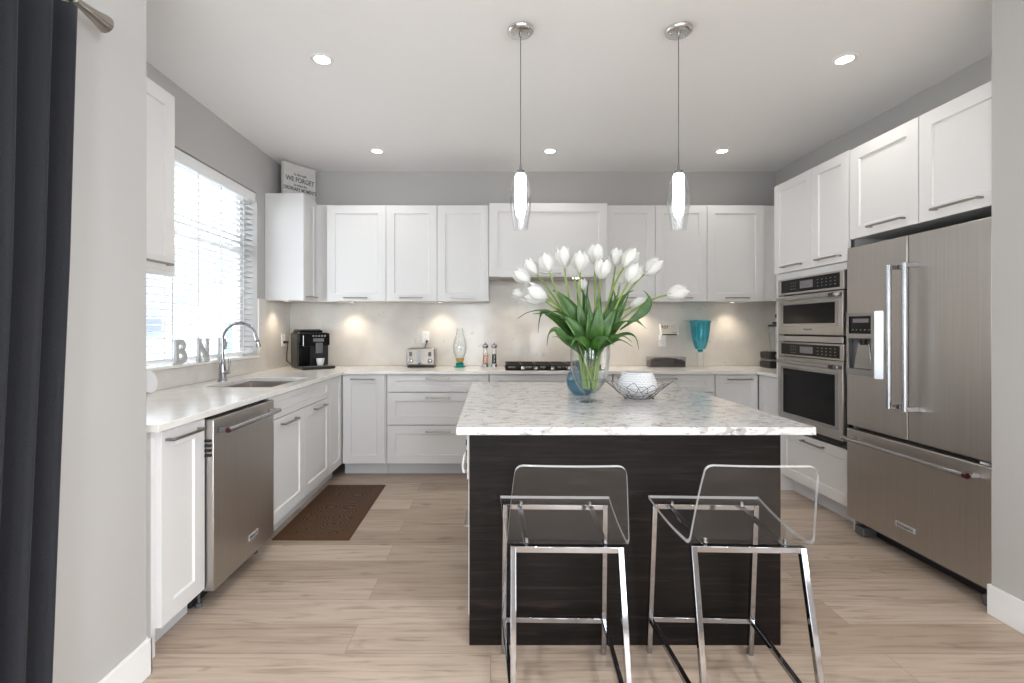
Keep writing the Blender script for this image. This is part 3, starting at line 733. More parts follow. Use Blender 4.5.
# freezer drawer
dz = fdoor(Y0, Y1, .094, .652, 'freezer_drawer')
bm = bmesh.new(); tube(bm, [mF(yy, .600, .122) for yy in (2.222, 3.005)], .0125, 16); obj('handle', bm, 'satin_chrome', dz)
bm = bmesh.new(); tube(bm, [mF(yy, .600, .122) for yy in (2.2185, 2.236)], .0138, 16); obj('handle_medallion', bm, 'red_enamel', dz)
for yy in (2.240, 2.985):
    bm = bmesh.new(); fbox(bm, mF, yy-.02, yy+.015, .587, .613, .058, .120); obj('handle_bracket', bm, 'satin_chrome', dz, bevel=.004)
bm = bmesh.new(); fbox(bm, mF, 2.560, 2.688, .186, .214, .06, .0625); obj('badge', bm, 'badge_steel', dz, bevel=.001)
obj('badge_lettering', text_bm('KitchenAid', .022, .0005, lambda x, y, z: mF(2.624-x, .199+y, .063+z), bold=.0006), 'print_grey', dz)
bm = bmesh.new(); fbox(bm, mF, 2.19, 2.23, .655, .667, .0, .055); obj('hinge', bm, 'badge_steel', t)
obj('base_grille', bm_box(2.36, 2.375, Y0+.03, Y1-.03, .004, .09), 'dark_gap', t)
for yy in (2.20, 2.985):
    bm = bmesh.new(); box(bm, 2.275, 2.40, yy-.03, yy+.04, 0, .055); obj('foot_cover', bm, 'grey_plastic', t, bevel=.008)

# ------------------------------------------------------------------ island
t = thing('kitchen_island', 'dark wood kitchen island with a speckled pale stone top', 'island', (.54, 2.55, 0))
obj('end_panel', bm_box(-.086, 1.170, 1.950, 1.975, 0, .879), 'island_dark_wood', t, bevel=.001)
bm = bmesh.new(); box(bm, -.070, 1.155, 1.976, 3.17, .10, .879); box(bm, -.02, 1.105, 1.976, 3.12, 0, .10); obj('body', bm, 'island_dark_wood', t)
obj('back_panel', bm_box(-.086, 1.170, 3.172, 3.195, 0, .879), 'island_dark_wood', t, bevel=.001)
mI = fmap('R', -.0705); mI2 = fmap('L', 1.1555)
for mp in (mI, mI2):
    for a, b in ((1.978, 2.572), (2.576, 3.170)):
        for z0, z1 in ((.66, .870), (.39, .655), (.108, .385)):
            d = obj('drawer', shaker(mp, a, b, z0, z1, rail=.05), 'cabinet_white', t)
            handle(d, mp, (a+b)/2+.08, z1-.03, .20)
obj('worktop', bm_box(-.129, 1.215, 1.802, 3.297, .880, .91), 'island_stone', t, bevel=.003)
# power outlet on the island's left side
t = thing('power_outlet', 'white outlet strip with grey sockets on the left side of the island', 'outlet', (-.09, 2.03, .76))
obj('plate', bm_box(-.0975, -.0915, 1.995, 2.065, .655, .868), 'white_plastic', t, bevel=.002)
for z in (.80, .755, .70):
    obj('socket', bm_lathe([(0, -.1035), (.012, -.1035), (.013, -.0975), (0, -.0975)], (0, 2.03, z), 16, axis='X'), 'grey_plastic', t)
bm = bmesh.new(); tube(bm, [(-.1035, 2.03, .76), (-.112, 2.03, .74), (-.118, 2.03, .70), (-.112, 2.03, .672)], [.004, .004, .0045, .005], 8); obj('cord', bm, 'white_plastic', t)

# ------------------------------------------------------------------ stools
def stool(label, cx, cy, rz):
    t = thing('counter_stool', label, 'stool', (0, 0, 0), 'clear counter stools at the island')
    # seat + back: one bent clear sheet; profile runs from the far edge to the back's top
    prof = []   # (y, z, halfwidth)
    for k in range(9):
        f = k/8; prof.append((.185-.335*f, .626-.020*math.sin(f*PI/2)-.006*math.sin(f*PI), .209-.020*f))
    ya, za, rb = -.150, .606, .040
    for k in range(1, 8):
        a = k/7*math.radians(74); prof.append((ya-rb*math.sin(a), za+rb*(1-math.cos(a)), .189-.002*k/7))
    yb, zb = prof[-1][0], prof[-1][1]
    for k in range(1, 9):
        f = k/8; prof.append((yb-.062*f, zb+.235*f, .187-.020*f))
    bm = bmesh.new(); th = .0055; rows = []
    npf = len(prof); SS = [-1, -.985, -.955, -.91, -.85, -.7, -.45, -.2, 0, .2, .45, .7, .85, .91, .955, .985, 1]; NC = len(SS)
    for i, (y, z, hw) in enumerate(prof):
        a = prof[max(i-1, 0)]; b = prof[min(i+1, npf-1)]
        ty, tz = b[0]-a[0], b[1]-a[1]; L_ = math.hypot(ty, tz); ny, nz = -tz/L_*-1, -ty/L_   # towards the sitter
        row = []
        for j in range(NC):
            s = SS[j]; x = s*hw
            dy = dz_ = 0
            if i > npf-9:   # rounded top corners and a slight wrap of the back
                e = max(0, abs(s)-.84)/.16; 
                dz_ = -.026*(1-math.sqrt(max(0, 1-e*e)))*((i-(npf-9))/8)**3
                dy = .010*s*s*((i-(npf-9))/8)
            elif i < 9: dz_ = -.010*(1-s*s)*math.sin(i/8*PI)     # shallow dish of the seat
            row.append((bm.verts.new((x, y+dy+ny*th, z+dz_+nz*th)), bm.verts.new((x, y+dy-ny*th, z+dz_-nz*th))))
        rows.append(row)
    for i in range(npf-1):
        for j in range(NC-1):
            for k in (0, 1): bm.faces.new((rows[i][j][k], rows[i][j+1][k], rows[i+1][j+1][k], rows[i+1][j][k]))
        for j in (0, NC-1): bm.faces.new((rows[i][j][0], rows[i+1][j][0], rows[i+1][j][1], rows[i][j][1])).material_index = 1
    for i in (0, npf-1):
        for j in range(NC-1): bm.faces.new((rows[i][j][0], rows[i][j+1][0], rows[i][j+1][1], rows[i][j][1])).material_index = 1
    obj('seat_shell', bm, None, t, mats=['acrylic', 'acrylic_edge'], local=True, smooth=50)
    q = .0135
    NL, FLg = (.168, -.155), (.188, .165)
    def leg_pts(s, near):
        if near: return [(s*.168, -.158, .594), (s*.172, -.300, .0)]
        return [(s*.190, .168, .606), (s*.196, .222, .0)]
    for s in (-1, 1):
        for near in (True, False):
            a, b = map(Vector, leg_pts(s, near)); bm = bmesh.new()
            vs_ = []
            for p in (a, b):
                vs_.append([bm.verts.new(p+Vector((dx, dy, 0))) for dx, dy in ((-.009,-.011),(.009,-.011),(.009,.011),(-.009,.011))])
            for k in range(4): bm.faces.new((vs_[0][k], vs_[0][(k+1) % 4], vs_[1][(k+1) % 4], vs_[1][k]))
            bm.faces.new(vs_[0]); bm.faces.new(list(reversed(vs_[1])))
            obj('leg', bm, 'chrome', t, bevel=.002, local=True)
    def bar(name, a, b, h=.0095, w_=.0095):
        a, b = Vector(a), Vector(b); bm = bmesh.new(); tt = (b-a).normalized(); sd = tt.cross(Vector((0, 0, 1))).normalized(); up = sd.cross(tt)
        rr_ = [[bm.verts.new(p+sd*x+up*z) for x, z in ((-w_,-h),(w_,-h),(w_,h),(-w_,h))] for p in (a, b)]
        for k in range(4): bm.faces.new((rr_[0][k], rr_[0][(k+1) % 4], rr_[1][(k+1) % 4], rr_[1][k]))
        bm.faces.new(rr_[0]); bm.faces.new(list(reversed(rr_[1])))
        return obj(name, bm, 'chrome', t, bevel=.0015, local=True)
    bar('seat_rail', (-.177, -.160, .585), (.177, -.160, .585)); bar('seat_rail', (-.199, .169, .597), (.199, .169, .597))
    for s in (-1, 1): bar('seat_support', (s*.125, -.151, .585), (s*.135, .160, .597), .006, .009)
    bar('foot_rail', (-.186, .209, .140), (.186, .209, .140), .0095, .008)
    for s in (-1, 1): bar('side_rail', (s*.1945, .199, .140), (s*.171, -.256, .140), .0095, .008)
    for x, y, z in ((-.13, .150, .607), (.13, .150, .607), (-.125, -.145, .597), (.125, -.145, .597)):
        obj('bolt', bm_lathe([(.006, z), (.006, z+.014), (.004, z+.016), (0, z+.016)], (x, y, 0), 12), 'chrome', t, local=True)
    t.location = (cx, cy, 0); t.rotation_euler = (0, 0, rz)
    return t
stool('clear acrylic counter stool standing wholly in front of the dark island panel', .243, 1.682, -.02)
stool('clear acrylic counter stool whose backrest overlaps the floor beyond the dark island panel', .814, 1.682, -.035)

# ------------------------------------------------------------------ island-top objects
VX, VY = fx(590, 2.437), 2.437
t = thing('glass_vase', 'clear footed glass vase holding the white tulips on the island', 'vase', (VX, VY, .911))
outer = [(0, .912), (.066, .912), (.071, .915), (.060, .921), (.028, .930), (.024, .937), (.032, .948), (.052, .970), (.071, 1.00), (.086, 1.04), (.096, 1.09), (.100, 1.14), (.100, 1.19), (.0995, 1.203)]
inner = [(.0965, 1.203), (.097, 1.14), (.093, 1.09), (.083, 1.042), (.068, 1.004), (.049, .974), (.028, .953), (0, .950)]
obj('glass_body', bm_lathe(outer+inner, (VX, VY, 0), 48), 'clear_glass', t)
wat = [(0, .951), (.027, .954), (.048, .975), (.067, 1.005), (.075, 1.022), (0, 1.022)]
obj('water', bm_lathe(wat, (VX, VY, 0), 40), 'water', t)

BX, BY = .505, 2.69
t = thing('blue_vase', 'small round blue glass vase behind the tulip vase on the island', 'vase', (BX, BY, .911))
obj('glass_body', bm_lathe([(0, .912), (.048, .912), (.070, .935), (.082, .965), (.084, .995), (.074, 1.03), (.050, 1.056), (.036, 1.068), (.036, 1.088), (.042, 1.098), (.039, 1.098), (.033, 1.088), (.033, 1.068), (.047, 1.053), (.071, 1.028), (.080, .994), (.078, .967), (.066, .938), (.045, .918), (0, .918)], (BX, BY, 0), 48), 'blue_glass', t)

WX, WY = fx(637.5, 2.55), 2.55
def hob(r, h, a):
    k = (h-.93)/.012
    return r*(1+.06*(abs(math.sin(a*14 + (PI/2 if int(k) % 2 else 0)))*abs(math.sin(PI*k))) if .925 < h < 1.05 else 1)
prof = [(0, .914), (.045, .914)] + [(.045+.051*math.sin(min(1, k/22)*PI/2*1.0), .916+.0026*k) for k in range(0, 26)]
top = prof[-1][1]
prof += [(.096-.026*((k/26)**1.5), top+.0026*k) for k in range(1, 27)]
zt = prof[-1][1]
prof += [(.066, zt), (.066, zt-.004), (.090, top), (.085, .945), (.045, .922), (0, .922)]
t = thing('white_bowl', 'white dimpled ceramic bowl sitting inside the wire basket on the island', 'bowl', (WX, WY, .914))
obj('bowl_body', bm_lathe(prof, (WX, WY, 0), 112, fn=hob), 'ceramic_white', t)

# wire basket: irregular open network on a flared surface
t = thing('wire_basket', 'flared open wire basket around the white bowl on the island', 'basket', (WX, WY, .911))
def bsurf(th, s):
    r = .070 + .036*s**.7 + .068*s**1.6; z = .914 + .090*s**1.2
    return Vector((WX+r*math.cos(th), WY+r*math.sin(th), z))
rb = random.Random(3); nodes = []; NT, NS = 19, 5
for j in range(NS):
    row = []
    for i in range(NT):
        th = 2*PI*(i+(.5 if j % 2 else 0)+rb.uniform(-.28, .28))/NT; s = (j+(rb.uniform(-.25, .25) if 0 < j < NS-1 else (rb.uniform(-.9, .35) if j else 0)))/(NS-1)
        row.append((th, max(0, min(1.12, s))))
    nodes.append(row)
bm = bmesh.new()
def wire(a, b):
    d = b[0]-a[0]; d = (d+PI) % (2*PI)-PI
    tube(bm, [bsurf(a[0]+d*f, a[1]+(b[1]-a[1])*f) for f in (0, .5, 1)], .0013, 5)
for j in range(NS):
    for i in range(NT):
        if j < NS-1:
            k = i if j % 2 == 0 else (i+1) % NT
            if rb.random() < .95: wire(nodes[j][i], nodes[j+1][k])
            k2 = (i-1) % NT if j % 2 == 0 else i
            if rb.random() < .72: wire(nodes[j][i], nodes[j+1][k2])
        if j == 0 or rb.random() < .22: wire(nodes[j][i], nodes[j][(i+1) % NT])
obj('wire_net', bm, 'wire_dark', t)
for k in range(3):
    a = k*2*PI/3+3.6
    obj('foot', bm_lathe([(0, .9105), (.004, .911), (.006, .915), (.004, .919), (0, .9195)], (WX+.082*math.cos(a), WY+.082*math.sin(a), 0), 12), 'wire_dark', t)

# tulips
def bez(p0, p1, p2, n): return [p0*(1-f)**2+p1*2*f*(1-f)+p2*f*f for f in [k/n for k in range(n+1)]]
def bloom_bm(base, direc, L_=.085, rad=.030, openness=.0, spin=0.0):
    bm = bmesh.new(); qd = Vector((0, 0, 1)).rotation_difference(direc.normalized())
    for k in range(6):
        inner_ = k % 2; phi = k*PI/3+spin; nu, nv = 6, 9; rows = []
        for j in range(nv+1):
            v = j/nv
            prof_ = math.sin(min(1, v*1.75)*PI/2)**.75 if v < .571 else 1-(.42-openness)*((v-.571)/.429)**1.7
            rr_ = rad*prof_*(1.0-.09*inner_) + .001
            wv = (.25+.75*math.sin(min(1, v*1.6)*PI/2))*(1-max(0, (v-.62)/.38)**2.2)
            row = []
            for i in range(nu+1):
                u_ = -1+2*i/nu; th = phi+u_*wv*math.radians(47)
                r2 = rr_*(1+.05*(1-u_*u_))
                z = v*L_*(1-.04*inner_) - .004*u_*u_*v
                row.append(bm.verts.new(base+qd @ Vector((r2*math.cos(th), r2*math.sin(th), z))))
            rows.append(row)
        for j in range(nv):
            for i in range(nu): bm.faces.new((rows[j][i], rows[j][i+1], rows[j+1][i+1], rows[j+1][i]))
    return bm
def leaf_bm(p, width, nrm_, n=16, fold=.25, twist=0.0):
    """p: control points of the midline; nrm_: rough facing of the blade"""
    bm = bmesh.new(); pts = []
    P = [p[0]]+p+[p[-1]]
    for s in range(len(p)-1):
        a, b, c, d = P[s], P[s+1], P[s+2], P[s+3]
        for k in range(6):
            f = k/6; pts.append(.5*((2*b)+(c-a)*f+(2*a-5*b+4*c-d)*f*f+(3*b-a-3*c+d)*f**3))
    pts.append(p[-1]); n = len(pts); rows = []
    for i, q in enumerate(pts):
        f = i/(n-1); tn = (pts[min(i+1, n-1)]-pts[max(i-1, 0)]).normalized()
        nn = Quaternion(tn, twist*f) @ nrm_
        sd = tn.cross(nn); sd = sd.normalized() if sd.length > 1e-5 else tn.orthogonal().normalized(); up = sd.cross(tn)
        w_ = width*(.16+.84*math.sin(PI*min(1, f*1.25+.02)))*(1-max(0, (f-.72)/.28)**1.6) + .0006
        rows.append([bm.verts.new(q+sd*w_*x+up*abs(x)*w_*fold) for x in (-1, -.5, 0, .5, 1)])
    for a, b in zip(rows, rows[1:]):
        for k in range(4): bm.faces.new((a[k], a[k+1], b[k+1], b[k]))
    return bm
TUL = [  # bloom centre px, py, depth offset, tilt direction (x, y, z), size, openness, label
 (521.5, 276, .00, (-.80, -.1, .50), 1.0, .0, 'white tulip pointing out to the left, uppermost of the two at the far left'),
 (531, 267, .05, (-.62, 0, .75), 1.0, .0, 'white tulip leaning left, between the leftmost bloom and the upright ones'),
 (535, 294, -.03, (-.80, -.30, .30), 1.38, .34, 'wide open white tulip low on the left side of the bunch'),
 (519, 294, .03, (-.95, .1, .1), .75, .0, 'small closed white tulip lowest at the far left of the bunch'),
 (546.5, 262, -.02, (-.30, 0, .95), 1.0, .0, 'white tulip tilting slightly left below the hood handle'),
 (563.5, 257, .03, (-.10, 0, 1), 1.1, .18, 'frilly open white tulip left of the middle, reaching high'),
 (580.5, 261, -.04, (.02, -.1, 1), 1.1, -.04, 'rounded white tulip standing upright left of the tallest bloom'),
 (574, 270, .09, (-.1, .1, 1), .85, .0, 'white tulip half hidden behind the rounded upright bloom'),
 (596, 254, .05, (.05, 0, 1), 1.1, .0, 'tallest white tulip at the top of the bunch'),
 (603, 268, -.09, (.06, -.35, .9), 1.12, .05, 'white tulip in front of the tallest one, turned towards the room'),
 (616.5, 257, .06, (.10, 0, 1), .95, .05, 'white tulip just right of the tallest bloom, partly behind its neighbour'),
 (630, 258, .00, (.55, 0, .85), 1.1, .05, 'white tulip leaning right beside the tallest blooms'),
 (633.5, 273, -.05, (.45, -.1, .85), 1.1, .0, 'closed white tulip leaning right, below the upper right bloom'),
 (653, 267, .02, (.72, 0, .62), 1.1, .0, 'white tulip on the right leaning strongly away from the bunch'),
 (678, 293, .02, (.97, 0, .18), 1.1, .0, 'single white tulip stretching farthest to the right'),
 (638.5, 304, .10, (.90, .2, .35), .95, .0, 'low white tulip on the right, behind a drooping leaf'),
 (621, 277, .10, (.2, .2, .95), .9, .0, 'white tulip at the back right, almost hidden behind other blooms'),
 (583, 284, .08, (0, .2, 1), .6, .0, 'small white tulip bud low in the middle of the bunch'),
]
# leaf: tulip index, [(px, py, dY)...], half width, facing, twist
LEAF = [
 (0, [(588, 352, 0), (572, 326, -.04), (548, 312, -.08), (530, 312, -.10), (517, 319, -.11)], .020, (.1, -.4, 1), .2),
 (3, [(584, 350, .02), (562, 324, 0), (545, 312, -.03), (540, 318, -.04), (538, 333, -.05)], .016, (-.5, -1, .2), .3),
 (2, [(582, 352, -.02), (567, 340, -.06), (556, 330, -.08), (549, 334, -.09), (547, 346, -.09)], .018, (-.5, -1, .3), .2),
 (1, [(588, 352, -.02), (578, 325, -.03), (567, 305, -.03), (557, 292, -.02), (553, 291, -.01)], .032, (.25, -1, .3), -.3),
 (4, [(587, 352, .02), (573, 330, .03), (560, 312, .05), (551, 305, .05)], .024, (.2, -1, .4), .2),
 (5, [(590, 352, -.01), (584, 326, -.05), (579, 306, -.06), (577, 292, -.05)], .028, (-.1, -1, .1), .1),
 (6, [(591, 353, -.03), (592, 330, -.09), (590, 312, -.10), (588, 298, -.09)], .031, (.05, -1, .1), .2),
 (8, [(592, 352, .03), (596, 325, .04), (599, 298, .05), (600, 284, .05)], .026, (.2, -1, 0), -.2),
 (9, [(594, 352, -.02), (603, 330, -.05), (609, 310, -.05), (617, 295, -.03)], .024, (-.2, -1, .1), -.2),
 (11, [(595, 352, 0), (608, 330, -.01), (618, 305, .0), (627, 294, .01), (634, 290, .01)], .026, (-.3, -1, .3), -.3),
 (12, [(596, 352, 0), (610, 335, -.03), (624, 322, -.05), (638, 322, -.06)], .026, (0, -.7, 1), 0),
 (13, [(597, 352, .02), (615, 338, -.03), (628, 334, -.06), (636, 338, -.07), (639, 350, -.07)], .012, (0, -.5, 1), .4),
 (10, [(596, 356, -.05), (608, 345, -.13), (620, 340, -.15), (633, 347, -.15)], .022, (0, -.6, 1), 0),
 (7, [(588, 356, -.06), (580, 344, -.12), (571, 339, -.15), (557, 338, -.16)], .012, (0, -.8, 1), .3),
 (17, [(590, 356, -.07), (585, 343, -.14), (576, 339, -.16), (571, 346, -.17)], .026, (.1, -1, .7), 0),
 (14, [(628, 323, .0), (640, 314, -.01), (647, 306, -.02), (649, 297, -.02), (643, 290, -.02)], .020, (-.2, -1, .1), .3),
 (15, [(620, 330, .02), (634, 321, 0), (641, 324, -.02), (647, 329, -.03)], .007, (0, -.8, .6), 0),
 (2, [(584, 350, .0), (570, 322, -.06), (556, 312, -.10), (545, 316, -.12)], .022, (.1, -.7, .8), .2),
 (0, [(588, 350, .03), (576, 316, .02), (562, 296, .0), (552, 290, -.02)], .030, (.2, -1, .4), -.2),
 (4, [(588, 352, -.04), (578, 332, -.08), (566, 318, -.09), (558, 318, -.10)], .030, (.1, -1, .5), -.2),
 (5, [(590, 350, .03), (587, 318, .03), (584, 296, .03), (580, 287, .03)], .024, (0, -1, 0), .2),
 (6, [(592, 352, -.04), (597, 330, -.10), (599, 308, -.11), (598, 296, -.10)], .030, (-.1, -1, .1), -.2),
 (8, [(591, 352, .0), (589, 322, .0), (587, 297, .0), (589, 279, .01)], .022, (.1, -1, .1), .2),
 (9, [(594, 352, .02), (607, 322, .0), (615, 301, .0), (613, 288, .01)], .028, (-.2, -1, .2), -.2),
 (11, [(594, 352, -.05), (604, 330, -.09), (612, 314, -.10), (621, 306, -.10)], .030, (-.2, -1, .4), .1),
 (12, [(596, 352, .03), (612, 324, .02), (624, 306, .01), (629, 292, .01)], .026, (-.3, -1, .3), .2),
 (13, [(596, 355, -.04), (608, 342, -.10), (622, 336, -.12), (632, 342, -.12)], .026, (0, -.8, 1), -.1),
 (7, [(588, 356, -.05), (578, 342, -.11), (567, 337, -.13), (552, 337, -.14)], .018, (0, -.7, 1), .1),
 (3, [(586, 352, 0), (572, 334, -.03), (560, 322, -.05), (547, 314, -.06), (533, 314, -.08)], .022, (.1, -.6, 1), -.2),
 (17, [(592, 356, -.07), (598, 343, -.14), (606, 339, -.16), (614, 345, -.17)], .026, (-.1, -1, .7), 0),
 (16, [(592, 352, .06), (604, 322, .08), (611, 300, .09), (614, 288, .09)], .022, (.1, -1, 0), 0),
]
rt = random.Random(11)
for idx, (px, py, dy, dr, sc, op, lab) in enumerate(TUL):
    Y = VY+dy; dirv = Vector(dr).normalized(); c = at(px, py, Y); L_ = .104*sc
    base = c-dirv*L_*.5
    a0 = 2*PI*idx*.618
    foot = Vector((VX+.030*math.cos(a0), VY+.030*math.sin(a0), .975))
    mouth = Vector((VX+.066*(base.x-VX)/max(.1, abs(base.x-VX)+.05)+.014*math.cos(a0*3), VY+.055*math.sin(a0*2), 1.215))
    t = thing('tulip', lab, 'flower', tuple(foot), 'white tulips in the vase')
    ctrl = base-dirv*max(.05, (base-mouth).length*.42)
    pts = [foot, foot*.5+mouth*.5+Vector((0, 0, .0))] + bez(mouth, ctrl, base, 8)
    bm = bmesh.new(); tube(bm, pts, .0050, 8); obj('stem', bm, 'tulip_stem', t)
    obj('bloom', bloom_bm(base-dirv*.003, dirv, L_, .0350*sc, op, rt.uniform(0, 1)), 'tulip_white', t, smooth=80, solid=.0012)
    for (li, pp, wd, nv_, tw) in LEAF:
        if li == idx:
            mid = [at(x, y, VY+dyy) for x, y, dyy in pp]
            if pp[0][1] > 345: mid = [Vector((VX+(mid[0].x-VX)*.5, VY+.02*math.sin(a0), 1.09))]+mid
            obj('leaf', leaf_bm(mid, wd*1.18, Vector(nv_).normalized(), twist=tw), 'tulip_leaf', t, smooth=60, solid=.0012)

# ------------------------------------------------------------------ things on the back worktop
ZW = .911
# cooktop
t = thing('gas_cooktop', 'black gas cooktop with cast iron grates and silver knobs', 'cooktop', (.56, 4.44, ZW))
CX0, CX1, CY0, CY1 = .13, .99, 4.20, 4.68
obj('tray', bm_box(CX0, CX1, CY0, CY1, ZW, ZW+.008), 'black_gloss', t, bevel=.003)
for k in range(3):
    x0 = CX0+.01+k*.282; x1 = x0+.272; bm = bmesh.new(); z0, z1 = ZW+.030, ZW+.046
    for a, b in ((x0, x0+.016), (x1-.016, x1), ((x0+x1)/2-.006, (x0+x1)/2+.006)): box(bm, a, b, CY0+.06, CY1-.015, z0, z1)
    for yy in (CY0+.06, CY0+.16, CY0+.25, CY0+.34, CY1-.031): box(bm, x0, x1, yy, yy+.016, z0, z1)
    for a in (x0+.002, x1-.016):
        for yy in (CY0+.06, CY1-.031): box(bm, a, a+.014, yy, yy+.014, ZW+.008, z0)
    obj('grate', bm, 'cast_iron', t, bevel=.002)
for x, y, r in ((.27, 4.33, .04), (.27, 4.56, .035), (.56, 4.45, .055), (.85, 4.33, .035), (.85, 4.56, .04)):
    obj('burner', bm_lathe([(0, ZW+.026), (r*.8, ZW+.026), (r*.85, ZW+.020), (r, ZW+.018), (r, ZW+.008)], (x, y, 0), 24), 'cast_iron', t)
for x in (.285, .40, .545, .69, .82):
    obj('knob', bm_lathe([(.022, ZW+.008), (.019, ZW+.030), (.016, ZW+.033), (0, ZW+.033)], (x, 4.232, 0), 20), 'chrome', t)

# toaster
t = thing('toaster', 'brushed steel toaster with two dials standing by the outlet', 'toaster', (-.65, 4.59, ZW))
tx0, tx1, ty0, ty1 = -.787, -.520, 4.51, 4.68
obj('body', bm_box(tx0, tx1, ty0, ty1, ZW+.018, ZW+.178), 'stainless', t, bevel=.014, seg=3)
obj('base', bm_box(tx0+.008, tx1-.004, ty0+.006, ty1, ZW, ZW+.017), 'black_plastic', t, bevel=.003)
for x in (tx0+.042, tx1-.048):
    obj('dial', bm_lathe([(.024, ty0), (.022, ty0-.014), (.016, ty0-.018), (0, ty0-.018)], (x, 0, ZW+.062), 24, axis='Y'), 'chrome', t)
    bm = bmesh.new(); box(bm, x-.014, x+.014, ty0-.002, ty0+.002, ZW+.105, ZW+.145); obj('button_panel', bm, 'grey_plastic', t)
bm = bmesh.new(); box(bm, -.690, -.640, ty0-.006, ty0+.002, ZW+.03, ZW+.172); obj('lever_track', bm, 'badge_steel', t, bevel=.003)
bm = bmesh.new(); box(bm, -.676, -.654, ty0-.028, ty0-.006, ZW+.030, ZW+.044); obj('lever', bm, 'chrome', t, bevel=.003)
for y in (4.555, 4.62): obj('slot', bm_box(tx0+.03, tx1-.03, y, y+.028, ZW+.1765, ZW+.1795), 'dark_gap', t)
bm = bmesh.new(); tube(bm, [(-.645, 4.683, ZW+.05), (-.64, 4.70, ZW+.15), (-.635, 4.712, ZW+.20), (-.622, 4.722, ZW+.22)], .0035, 8); o = obj('cord', bm, 'black_plastic', t)
bm = bmesh.new(); tube(bm, [(-.622, YB-.024, 1.150), (-.622, YB-.062, 1.146)], [.013, .010], 12); obj('plug', bm, 'black_plastic', o)

# oil lamp
t = thing('oil_lamp', 'small oil lamp with a turquoise glass base and clear chimney beside the toaster', 'lamp', (-.295, 4.58, ZW))
lx, ly = -.292, 4.58
obj('font', bm_lathe([(0, ZW), (.058, ZW), (.060, ZW+.004), (.038, ZW+.008), (.034, ZW+.018), (.040, ZW+.034), (.026, ZW+.042), (0, ZW+.042)], (lx, ly, 0), 28), 'teal_glass', t)
obj('burner', bm_lathe([(.020, ZW+.042), (.034, ZW+.050), (.036, ZW+.064), (.044, ZW+.078), (.040, ZW+.082), (0, ZW+.082)], (lx, ly, 0), 24), 'gold_metal', t)
obj('chimney', bm_lathe([(.036, ZW+.083), (.060, ZW+.14), (.066, ZW+.19), (.056, ZW+.25), (.036, ZW+.31), (.028, ZW+.37), (.026, ZW+.37), (.034, ZW+.31), (.054, ZW+.25), (.064, ZW+.19), (.058, ZW+.14), (.034, ZW+.083)], (lx, ly, 0), 32), 'clear_glass', t)

# mills
for x, mt, lab in ((-.050, 'salt_pink', 'clear grinder filled with pink salt'), (.035, 'pepper', 'clear grinder filled with black peppercorns')):
    y = 4.60; t = thing('spice_grinder', lab, 'grinder', (x, y, ZW), 'spice grinders by the cooktop')
    obj('base', bm_lathe([(0, ZW), (.028, ZW), (.028, ZW+.028), (.025, ZW+.032), (0, ZW+.032)], (x, y, 0), 24), 'chrome', t)
    obj('filling', bm_lathe([(0, ZW+.033), (.0205, ZW+.033), (.0205, ZW+.118), (0, ZW+.122)], (x, y, 0), 20), mt, t)
    obj('glass_tube', bm_lathe([(.024, ZW+.032), (.023, ZW+.10), (.017, ZW+.175), (.0155, ZW+.175), (.0215, ZW+.10), (.0222, ZW+.032)], (x, y, 0), 24), 'clear_glass', t)
    obj('cap', bm_lathe([(.017, ZW+.176), (.027, ZW+.185), (.030, ZW+.198), (.024, ZW+.213), (.008, ZW+.218), (.008, ZW+.226), (.005, ZW+.230), (0, ZW+.231)], (x, y, 0), 24), 'chrome', t)

# turquoise goblet
gx, gy = fx(700.5, 4.58), 4.58
t = thing('glass_goblet', 'tall turquoise glass goblet with a flared rim on a clear stem', 'goblet', (gx, gy, ZW))
obj('cup', bm_lathe([(0, ZW+.165), (.040, ZW+.167), (.056, ZW+.190), (.074, ZW+.26), (.086, ZW+.34), (.092, ZW+.41), (.104, ZW+.432), (.150, ZW+.440), (.150, ZW+.443), (.102, ZW+.436), (.088, ZW+.412), (.082, ZW+.34), (.070, ZW+.26), (.052, ZW+.194), (.038, ZW+.172), (0, ZW+.170)], (gx, gy, 0), 44), 'turquoise_glass', t)
obj('collar', bm_lathe([(0, ZW+.145), (.022, ZW+.145), (.026, ZW+.155), (.022, ZW+.166), (0, ZW+.166)], (gx, gy, 0), 24), 'teal_glass', t)
obj('stem', bm_lathe([(0, ZW+.012), (.034, ZW+.012), (.030, ZW+.045), (.026, ZW+.06), (.034, ZW+.075), (.028, ZW+.09), (.033, ZW+.11), (.036, ZW+.14), (0, ZW+.144)], (gx, gy, 0), 28), 'clear_glass', t)
obj('foot', bm_lathe([(0, ZW), (.088, ZW), (.090, ZW+.004), (.04, ZW+.011), (0, ZW+.012)], (gx, gy, 0), 36), 'clear_glass', t)

# coffee bean dish
t = thing('bean_dish', 'rectangular glass dish filled with dark coffee beans', 'dish', (1.66, 4.6, ZW))
bx0, bx1, by0, by1 = 1.498, 1.832, 4.53, 4.66
bm = bmesh.new(); s = .004
for a in ((bx0, bx1, by0, by0+s), (bx0, bx1, by1-s, by1), (bx0, bx0+s, by0+s, by1-s), (bx1-s, bx1, by0+s, by1-s)): box(bm, *a, ZW, ZW+.098)
box(bm, bx0+s, bx1-s, by0+s, by1-s, ZW, ZW+.004); obj('glass_body', bm, 'smoke_glass', t)
bm = bmesh.new(); rb2 = random.Random(5)
nx, ny = 30, 8; gv = []
for i in range(nx+1):
    gv.append([bm.verts.new((bx0+.006+(bx1-bx0-.012)*i/nx, by0+.006+(by1-by0-.012)*j/ny, ZW+.055+.028*math.sin(PI*i/nx)**.6+rb2.uniform(-.005, .005))) for j in range(ny+1)])
for i in range(nx):
    for j in range(ny): bm.faces.new((gv[i][j], gv[i+1][j], gv[i+1][j+1], gv[i][j+1]))
